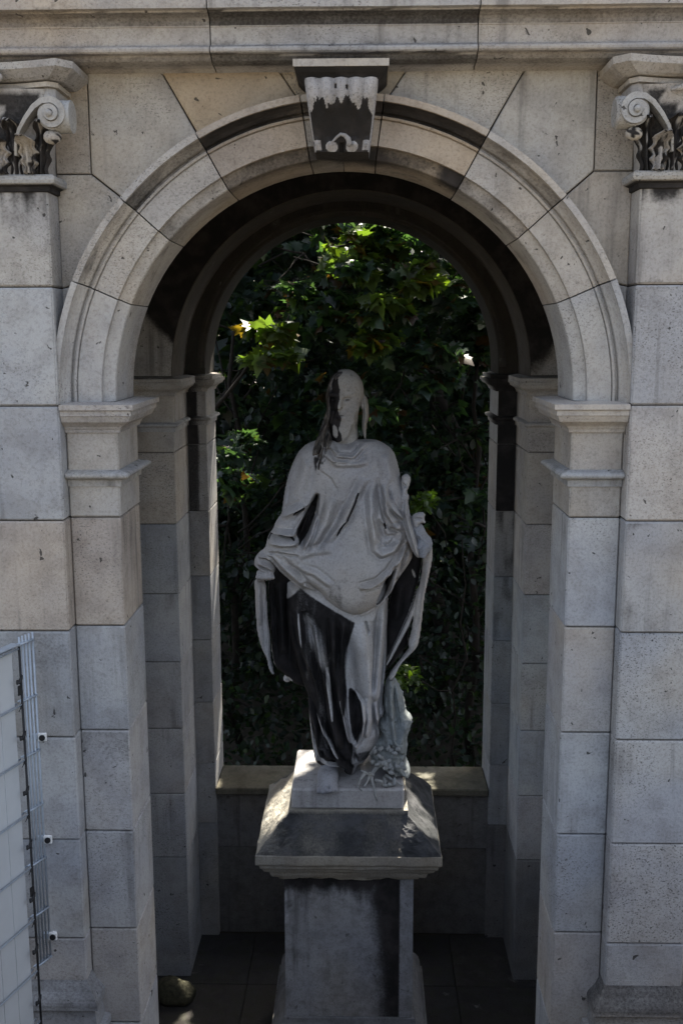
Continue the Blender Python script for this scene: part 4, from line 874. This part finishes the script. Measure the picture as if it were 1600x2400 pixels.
for i, dz in enumerate((.020, .006, -.008, -.021)):
    v.cap((e2[0]+.018-.004*i, SY-.165, e2[2]+dz), (e2[0]-.006, SY-.192, e2[2]+dz-.006), .0105, .0105, .005); v.cap((e2[0]-.006, SY-.192, e2[2]+dz-.006), (e2[0]-.028, SY-.172, e2[2]+dz-.010), .0105, .008, .005)
v.cap((e2[0]-.012, SY-.16, e2[2]+.03), (e2[0]-.034, SY-.185, e2[2]+.012), .012, .009, .006)
v.mesh('hand', STA, None, color=(.34, .35, .37))
# flower stalk lying along the forearm
v = Vol(.24, .52, 1.18, 1.56, -1.02, -.44, .0042)
v.relief(Z1((1245, 930), (1290, 888), (1330, 930), (1314, 990), (1290, 1040), (1314, 1072), (1300, 1110), (1312, 1180), (1334, 1300), (1384, 1450), (1396, 1540), (1360, 1535), (1310, 1440), (1272, 1330), (1246, 1250), (1226, 1180), (1178, 1150), (1222, 1080), (1258, 1040)), lambda X, Z: SY-.06-.11*np.clip((-.52-Z)/.4, 0, 1), .022, .045, .05, [(Z1((1290, 1060), (1280, 1180), (1320, 1350), (1375, 1520)), .008, .014), (Z1((1250, 960), (1290, 1000)), .007, -.02), (Z1((1225, 1100), (1250, 1230), (1300, 1400)), .006, -.02)], rough=.012)
v.relief(Z1((1330, 1222), (1380, 1192), (1440, 1198), (1430, 1250), (1446, 1284), (1398, 1274), (1374, 1320), (1345, 1310)), SY-.11, .02, .04, .04, [(Z1((1350, 1230), (1410, 1240)), .006, -.015)], rough=.012)
v.mesh('flower_stalk', STA, lambda x, y, z: .1+.4*np.clip(vnoise(x*30, y*30, z*20, 9)-.45, 0, 1))

# --- foot
v = Vol(-.24, .06, 1.12, 1.55, -2.24, -2.08, .0042); f0 = at(580+655/3.4844, 1500+1080/3.4844, 1.33)
v.ell((f0[0], 1.34, -2.185), (.060, .13, .052), .02); v.ell((f0[0]-.002, 1.24, -2.203), (.058, .065, .028), .02)
for i, dx in enumerate((-.044, -.021, .002, .025, .045)): v.cap((f0[0]+dx, 1.235, -2.203), (f0[0]+dx*1.05, 1.186+.008*abs(i-1), -2.209), .0145, .013, .006)
v.cap((f0[0]+.012, 1.17, -2.19), (f0[0]+.010, 1.26, -2.178), .0045, .003, .004, True)
v.mesh('foot', STA, None, color=(.33, .34, .36))

# --- tree stump with thistle leaves
stP = Z3((1128, 320), (1190, 300), (1245, 390), (1280, 490), (1292, 590), (1345, 630), (1335, 700), (1300, 790), (1302, 900), (1282, 980), (1322, 1020), (1328, 1100), (1240, 1075), (1130, 1030), (1000, 960), (985, 850), (1035, 790), (1105, 800), (1062, 660), (1130, 640), (1108, 500))
v = Vol(.06, .42, 1.20, 1.80, -2.235, -1.62, .005)
v.relief(stP, SY+.02, .05, lambda X, Z: .10+.06*np.clip((-1.9-Z)/.3, 0, 1), None, [(Z3((1190, 320), (1210, 500), (1240, 700)), .008, -.02), (Z3((1160, 360), (1170, 600), (1200, 800)), .010, .015), (Z3((1060, 820), (1180, 860), (1280, 900)), .008, -.02), (Z3((1020, 860), (1100, 960), (1240, 1060)), .010, .02), (Z3((1050, 960), (1110, 1000)), .012, -.05)], rough=.016)
v.mesh('tree_stump', STA, lambda x, y, z: .12+.5*np.clip(vnoise(x*30, y*30, z*30, 9)-.45, 0, 1), color=(.26, .285, .285), rough3=.016)
m = MB(); g0 = [P3(580+a/3.4844, 1500+b/3.4844, dy) for a, b, dy in ((1110, 900, -.13), (1040, 950, -.17), (1005, 985, -.21), (1030, 1060, -.24), (1040, 1110, -.26), (1055, 1145, -.27))]; m.tube(g0, [.016, .014, .011, .008, .007, .003], 8)
for L in (((1010, 985, -.21), (960, 950, -.22), (925, 930, -.22)), ((960, 950, -.22), (925, 990, -.24), (900, 1040, -.26), (935, 1065, -.27)), ((1000, 960, -.2), (990, 990, -.22), (950, 1040, -.26), (970, 1040, -.26)), ((1040, 1010, -.22), (1090, 1010, -.24), (1100, 1050, -.24)), ((1000, 850, -.15), (1040, 780, -.16)), ((1120, 1000, -.17), (1190, 1030, -.2), (1255, 1060, -.21))):
    m.tube([P3(580+a/3.4844, 1500+b/3.4844, dy) for a, b, dy in L], np.linspace(.011, .004, len(L)), 8)
rt_ = np.random.default_rng(4)
for _ in range(26):
    a, b = rt_.uniform(1010, 1270), rt_.uniform(790, 1060); d0 = -.13-.07*(b-780)/280; th = rt_.uniform(0, 2*math.pi); L = rt_.uniform(25, 60)
    m.tube([P3(580+(a+L*k*math.cos(th+k*.7))/3.4844, 1500+(b+L*k*math.sin(th+k*.7))/3.4844, d0-.035*math.sin(k*3)) for k in (0, .35, .7, 1)], [.010, .013, .010, .003], 6, [rt_.uniform(0, .3)]*24)
m.build('thistle', STATUE, STA, color=(.33, .35, .36), smooth=True)

# ================================================================== WIRE FENCE
FEN = thing('wire_fence', 'galvanised wire mesh fence with pale screen strips, meeting the grey wall at left', 'fence', (-1.3, -.3, GZ))
E0, E1, E2 = np.array([-1.262, -.10]), np.array([-1.302, -.185]), np.array([-1.66, -1.25])
zl = [at(85+k*5.6, yy, -.10)[2] for k, yy in enumerate((1498, 1628, 1756, 1882, 2007, 2124, 2239))]
step = (zl[0]-zl[-1])/6; zl2 = [zl[0]-.012-step*k for k in range(13)]
d1 = (E1-E0)/np.linalg.norm(E1-E0); n1 = np.array([d1[1], -d1[0]]); n1 = n1 if n1[0] > 0 else -n1
d2 = (E2-E1)/np.linalg.norm(E2-E1); n2 = np.array([d2[1], -d2[0]]); n2 = n2 if n2[0] > 0 else -n2
WR = .0046
def wire(pts, r=WR, mat=STEEL, name='wire'):
    m = MB(); m.tube(pts, r, 6); return m.build(name, mat, FEN, smooth=True)
for z in zl:
    for s_ in (1, -1): wire([(*(E0+n1*.007*s_), z), (*(E1+n1*.007*s_), z)], .0046)
for t in (0.0, .22, .42, .62, .80): wire([(*(E0+(E1-E0)*t), zl[0]+.03), (*(E0+(E1-E0)*t), zl[-1]-.01)], .0046)
for z in zl2:
    for s_ in (1, -1): wire([(*(E1+n2*.012*s_), z), (*(E2+n2*.012*s_), z)])
L2 = np.linalg.norm(E2-E1)
for k in range(int(L2/.09)):
    p = E1+d2*(k*.09+.03); q = p+d2*.086
    m = MB(); a, b_ = p-n2*.001, q-n2*.001; w_ = n2*.0015
    m.add([(*(a+w_), GZ+.02), (*(b_+w_), GZ+.02), (*(b_-w_), GZ+.02), (*(a-w_), GZ+.02), (*(a+w_), zl[0]-.02), (*(b_+w_), zl[0]-.02), (*(b_-w_), zl[0]-.02), (*(a-w_), zl[0]-.02)], [(0, 1, 2, 3), (4, 7, 6, 5), (0, 4, 5, 1), (1, 5, 6, 2), (2, 6, 7, 3), (3, 7, 4, 0)])
    m.build('screen_strip', STRIP, FEN)
m = MB(); a, b_ = E1-n2*.02, E2-n2*.02; m.add([(*(E1+n2*.02), zl[0]+.004), (*(E2+n2*.02), zl[0]+.004), (*b_, zl[0]+.004), (*a, zl[0]+.004), (*(E1+n2*.02), zl[0]+.008), (*(E2+n2*.02), zl[0]+.008), (*b_, zl[0]+.008), (*a, zl[0]+.008)], [(0, 1, 2, 3), (4, 7, 6, 5), (0, 4, 5, 1), (1, 5, 6, 2), (2, 6, 7, 3), (3, 7, 4, 0)]); m.build('top_rail', STEEL, FEN)
m = MB(); c_ = E1+n2*.014; m.tube([(*c_, GZ+.01), (*c_, zl[0]-.005)], .0052, 8); m.build('edge_bead', BLACK, FEN, smooth=True)
for k in range(11):
    z = zl2[0]-step*(k+.52); b0 = c_
    m = MB(); m.tube([(*(b0+n2*.004), z+.01), (*(b0+n2*.010+d2*.012), z+.002), (*(b0+n2*.012+d2*.026), z-.012), (*(b0+n2*.012+d2*.036), z-.010), (*(b0+n2*.012+d2*.038), z+.004)], [.006, .007, .007, .0065, .005], 7); m.build('hook', BLACK, FEN, smooth=True)
    m = MB(); z2 = zl2[0]-step*(k+1); m.tube([(*(b0), z2), (*(b0+n2*.008+d2*.02), z2-.004), (*(b0+n2*.008+d2*.034), z2-.016)], [.004, .0035, .002], 6); m.build('tie', BLACK, FEN, smooth=True)
for zz in (zl2[0]-step*.80, zl2[4]-.12):
    p = c_+n2*.004+d2*.004; q = p+d2*.022; w_ = n2*.002; m = MB()
    m.add([(*(p+w_), zz), (*(q+w_), zz), (*(q-w_), zz), (*(p-w_), zz), (*(p+w_), zz+.04), (*(q+w_), zz+.04), (*(q-w_), zz+.04), (*(p-w_), zz+.04)], [(0, 1, 2, 3), (4, 7, 6, 5), (0, 4, 5, 1), (1, 5, 6, 2), (2, 6, 7, 3), (3, 7, 4, 0)]); m.build('clip', BLACK, FEN)
for px, py in ((99, 1729), (112, 1969), (124, 2196)):
    c = at(px, py, -.112); m = MB(); m.box(c[0]-.017, c[0]+.017, -.112, -.098, c[2]-.017, c[2]+.017, .002); m.box(c[0]-.008, c[0]+.008, -.098, -.081, c[2]-.008, c[2]+.008)
    o = m.build('wall_clamp', WHITEP, FEN); m = MB(); m.tube([(c[0]+.001, -.1185, c[2]), (c[0]+.001, -.1125, c[2])], .0125, 14); m.build('bolt', BLACK, o)
    m = MB(); m.box(c[0]-.045, c[0]-.0185, -.106, -.09, c[2]-.013, c[2]+.013, .002); m.build('strap', STEEL, o)

# ================================================================== MOSSY LUMP
v = at(418, 2345, 1.7); gx = CAM+(ray(418, 2345))*((GZ-CAM[2])/ray(418, 2345)[2])
m = MB(); m.ball((gx[0], gx[1], GZ+.07), (.13, .10, .085), 18, 26, 0, .7, 5); lump = m.build('moss_clump', MOSS, None, smooth=True, origin=(gx[0], gx[1], GZ))
lump['label'] = 'dull mossy clump lying on the dark floor behind the left pier'; lump['category'] = 'clump'

# ================================================================== TREES
def leaf_shapes():
    # five-lobed maple leaf: outline around the stalk, folded a little along the midrib
    ang = [(-90, .12), (-60, .42), (-38, .30), (-12, .72), (8, .42), (28, .70), (46, .52), (66, .62), (90, 1.0)]
    R = [(r*math.cos(math.radians(a)), r*math.sin(math.radians(a))) for a, r in ang]
    L = [(-x, y) for x, y in R[::-1][1:-1]]
    out = R+L; V = [(0, .05, 0)]+[(x, y, -.35*abs(x)**1.4-.18*max(0, y)**2) for x, y in out]
    n = len(out); return np.array(V), [(0, i+1, (i+1) % n+1) for i in range(n)]
LV, LF = leaf_shapes(); LF = np.array(LF)
OV = np.array([(0, 0, 0), (.28, .35, .03), (.30, .65, .0), (0, 1, -.12), (-.30, .65, 0), (-.28, .35, .03)]); OF = np.array([(0, 1, 2), (0, 2, 3), (0, 3, 4), (0, 4, 5)])
def leaves(name, pos, size, parent, pal, origin, shape='maple', tilt=.5, face=None, kind=None, seed=0):
    pos = pos[~sunlit_gap(pos)]; rg = np.random.default_rng(seed); n = len(pos); V0, F0 = (LV, LF) if shape == 'maple' else (OV, OF)
    yaw = rg.uniform(0, 2*np.pi, n); pit = rg.normal(-.35, tilt, n); rol = rg.normal(0, tilt, n)
    cy, sy, cp, sp_, cr, sr = np.cos(yaw), np.sin(yaw), np.cos(pit), np.sin(pit), np.cos(rol), np.sin(rol)
    Rz = np.zeros((n, 3, 3)); Rz[:, 0, 0] = cy; Rz[:, 0, 1] = -sy; Rz[:, 1, 0] = sy; Rz[:, 1, 1] = cy; Rz[:, 2, 2] = 1
    Rx = np.zeros((n, 3, 3)); Rx[:, 0, 0] = 1; Rx[:, 1, 1] = cp; Rx[:, 1, 2] = -sp_; Rx[:, 2, 1] = sp_; Rx[:, 2, 2] = cp
    Ry = np.zeros((n, 3, 3)); Ry[:, 1, 1] = 1; Ry[:, 0, 0] = cr; Ry[:, 0, 2] = sr; Ry[:, 2, 0] = -sr; Ry[:, 2, 2] = cr
    Rm = Rz@Rx@Ry; s_ = size*rg.uniform(.6, 1.25, n)
    V = np.einsum('nij,kj->nki', Rm, V0)*s_[:, None, None]+pos[:, None, :]
    Fc = F0[None]+(np.arange(n)*len(V0))[:, None, None]
    pal = np.array(pal); ci = pal[rg.integers(0, len(pal), n)]*rg.uniform(.7, 1.3, (n, 1)); colr = np.concatenate([np.repeat(ci, len(V0), 0), np.ones((n*len(V0), 1))], 1)
    return fast_mesh(name, V.reshape(-1, 3), Fc.reshape(-1, 3), LEAF, parent, origin, smooth=False, kind=kind, attrs={'leafcol': colr})
GREEN = [(.013, .026, .020), (.015, .030, .021), (.013, .024, .022), (.022, .038, .019), (.014, .027, .024)]
AUT = [(.05, .026, .012)]
TS = np.array(to_sun)
SUNNY = [((-.40, 1.42, -2.42), .12), ((-.40, 1.66, -2.38), .11), ((-.27, 1.75, -2.22), .13), ((-.985, 3.1, -.95), .13), ((-.985, 3.1, -.6), .13)]+[(tuple(at(x, y, Y)), r) for x, y, Y, r in ((640, 770, 4.7, .34), (830, 620, 4.9, .34), (850, 570, 4.9, .25), (990, 1170, 5, .10), (955, 1590, 5, .12), (545, 1010, 5, .2), (570, 1060, 5, .12))]
SUNNY += [((-.96, 3.15, .15), .06)]+[(tuple(at(x, y, 5.0)), r) for x, y, r in ((760, 600, .12), (700, 650, .10), (900, 575, .14), (990, 575, .09), (545, 1010, .18), (575, 1070, .14), (560, 1130, .14), (640, 755, .2), (1090, 830, .08), (720, 700, .10), (930, 690, .07))]
for _ in range(34):
    px, py = random.uniform(515, 1140), random.uniform(960, 1780); SUNNY.append((tuple(at(px, py, random.uniform(4.8, 5.6))), random.uniform(.03, .07)))
def sunlit_gap(C):
    """sprays that would stand in one of the gaps the sun comes through"""
    out = np.zeros(len(C), bool)
    for p, r in SUNNY:
        d = np.asarray(C)-np.array(p); t = d@TS; dist = np.linalg.norm(d-t[:, None]*TS, axis=1); out |= (t > r*1.1+.05) & (dist < r+.06)
    return out
def spray(rg, c, r, n, flat=.35):
    q = rg.normal(0, 1, (n, 3)); q /= np.linalg.norm(q, axis=1)[:, None]; q *= rg.uniform(.2, 1, (n, 1))**.5; q[:, 2] *= flat; return np.array(c)+q*np.array(r)
def limb(m, a, b, r0, r1, rg, n=6):
    a, b = np.array(a), np.array(b); pts = [a+(b-a)*i/n+(rg.normal(0, .03, 3)*np.linalg.norm(b-a)*.5 if 0 < i < n else 0) for i in range(n+1)]; m.tube(pts, np.linspace(r0, r1, n+1), 7)
def tree(name, label, base, height, blobs, n, size, pal, group, seed, shape='maple', cat='tree', flat=.4, trunk=.12):
    rg = np.random.default_rng(seed); t = thing(name, label, cat, base, group)
    m = MB(); top = np.array(base)+np.array([0, 0, height]); limb(m, base, top, trunk, trunk*.35, rg, 8); m.build('trunk', BARK, t, smooth=True)
    pts = []; mb_ = MB()
    for c, r, k in blobs:
        c = np.array(c); r = np.array(r); ns = max(4, int(k/26))
        cs = c+rg.normal(0, .5, (ns, 3))*r
        for q in cs: pts.append(spray(rg, q, np.array([.38, .38, .30])*min(1.3, max(.35, r.mean())), 26, flat))
        st = np.array(base)+np.array([0, 0, height])*min(.95, max(.25, (c[2]-base[2])/height*.75))
        if np.linalg.norm(st-c) < 1.7: limb(mb_, st, c, trunk*.22, .008, rg)
        for q in cs[::3]: limb(mb_, c, q, .014, .004, rg, 4)
    if mb_.v: mb_.build('branches', BARK, t, smooth=True, kind='stuff')
    leaves('crown', np.concatenate(pts), size, t, pal, base, shape, .55, seed=seed)
    return t
GRP = 'trees and shrubs behind the arch'
# the maple right behind the opening
blobs = []
rg = np.random.default_rng(3)
for i in range(40): blobs.append(((rg.uniform(-1.0, 1.6), rg.uniform(4.9, 7.4), rg.uniform(-1.4, 1.9)), (.5, .5, .35), 240))
blobs += [(at(560, 1040, 4.7), (.16, .2, .14), 180), (at(555, 1130, 4.8), (.12, .2, .1), 90)]
for i in range(9): blobs.append(((-.8+.33*i, rg.uniform(5.0, 5.7), rg.uniform(2.3, 3.1)), (.45, .5, .25), 300))  # unseen canopy above the view, added to block stray sun below
tree('maple_tree', 'broad maple tree filling the upper arch behind the statue with large lobed leaves', (.9, 7.4, GZ), 6.2, blobs, 0, .125, [tuple(k*1.7 for k in c) for c in GREEN]*3+AUT[:1], GRP, 3)
lm = at(640, 770, 4.7); l2 = at(830, 620, 4.9); l3 = at(850, 570, 4.9)
tree('maple_sapling', 'young maple at left with a bright sunlit spray of leaves beside the arch jamb', (-1.6, 5.6, GZ), 4.6, [(lm, (.22, .15, .08), 78), (l2, (.30, .2, .10), 78), (l3, (.25, .2, .10), 52), (at(650, 835, 4.55), (.22, .15, .07), 104), (at(850, 720, 4.75), (.35, .2, .10), 156), (at(1000, 640, 4.8), (.25, .2, .12), 104), (at(900, 800, 4.7), (.3, .2, .10), 104)], 0, .13, [(.045, .075, .022), (.07, .105, .02), (.06, .09, .02), (.05, .08, .02), (.06, .09, .03), (.055, .085, .03), (.08, .05, .012)], GRP, 5)
bl = []
for i in range(20): bl.append(((rg.uniform(-2.4, -.2), rg.uniform(5.6, 7.2), rg.uniform(-3.6, .9)), (.6, .5, .5), 230))
tree('leafy_shrub', 'tall dark shrub on the left behind the statue, thick with small pointed leaves', (-1.2, 6.2, GZ), 4.4, bl, 0, .10, GREEN, GRP, 8, 'oval', 'shrub', .7, .05)
bl = []
for i in range(22): bl.append(((rg.uniform(.1, 2.4), rg.uniform(5.2, 7.2), rg.uniform(-3.7, .4)), (.6, .5, .5), 230))
tree('leafy_shrub', 'tall dark shrub on the right behind the statue with scattered bright small leaves', (1.2, 6.0, GZ), 4.2, bl, 0, .09, GREEN, GRP, 9, 'oval', 'shrub', .7, .05)
tree('leafy_shrub', 'slender shrub with a few yellow-green sunlit leaves beside the right hand of the statue', (1.0, 5.4, GZ), 2.6, [(at(990, 1170, 5), (.04, .05, .04), 26), (at(950, 1590, 5), (.07, .1, .06), 40)], 0, .075, [(.06, .10, .018), (.045, .08, .02)], GRP, 15, 'oval', 'shrub', .7, .015)
# deeper wood, each tree its own
labs = ['dark forest tree deep behind the left side of the arch', 'dark forest tree deep behind the statue head', 'dark forest tree deep behind the right side of the arch']
for i, (bx, by) in enumerate(((-2.0, 8.6), (.2, 9.2), (2.2, 8.8))):
    bl = [((bx+rg.uniform(-1.5, 1.5), by+rg.uniform(-1.1, 1.3), rg.uniform(-3.4, 5.5)), (.9, .8, .7), 200) for _ in range(26)]
    if i in (0, 1): bl += [((rg.uniform(-4.5, .9), rg.uniform(4.3, 9), rg.uniform(3.4, 6)), (.9, .9, .5), 200) for _ in range(33)]  # overhead branches out of view, added to darken the foliage below
    else: bl += [((rg.uniform(2.6, 6), rg.uniform(4.3, 9), rg.uniform(3.4, 6)), (.9, .9, .5), 200) for _ in range(16)]
    tree('forest_tree', labs[i], (bx, by, GZ), 9.0, bl, 0, .17, GREEN, GRP, 20+i, 'maple', 'tree', .5, .2)
rg = np.random.default_rng(77); n = 26000
pos = np.stack([rg.uniform(-9, 9, n), rg.uniform(11, 14, n), rg.uniform(GZ, 8, n)], 1)
leaves('far_foliage', pos, .36, None, GREEN, (0, 12, GZ), 'maple', .7, kind='stuff', seed=6)
n = 16000; pos = np.stack([rg.uniform(-3.5, 3.5, n), rg.uniform(3.9, 9, n), np.zeros(n)], 1); pos[:, 2] = GZ+rg.uniform(0, 1, n)**1.3*(.25+2.2*sstep(4.4, 6.5, pos[:, 1]))*(.5+vnoise(pos[:, 0]*1.5, pos[:, 1]*1.5, 0, 3))
leaves('undergrowth', pos, .09, None, GREEN, (0, 5, GZ), 'oval', .6, kind='stuff', seed=12)
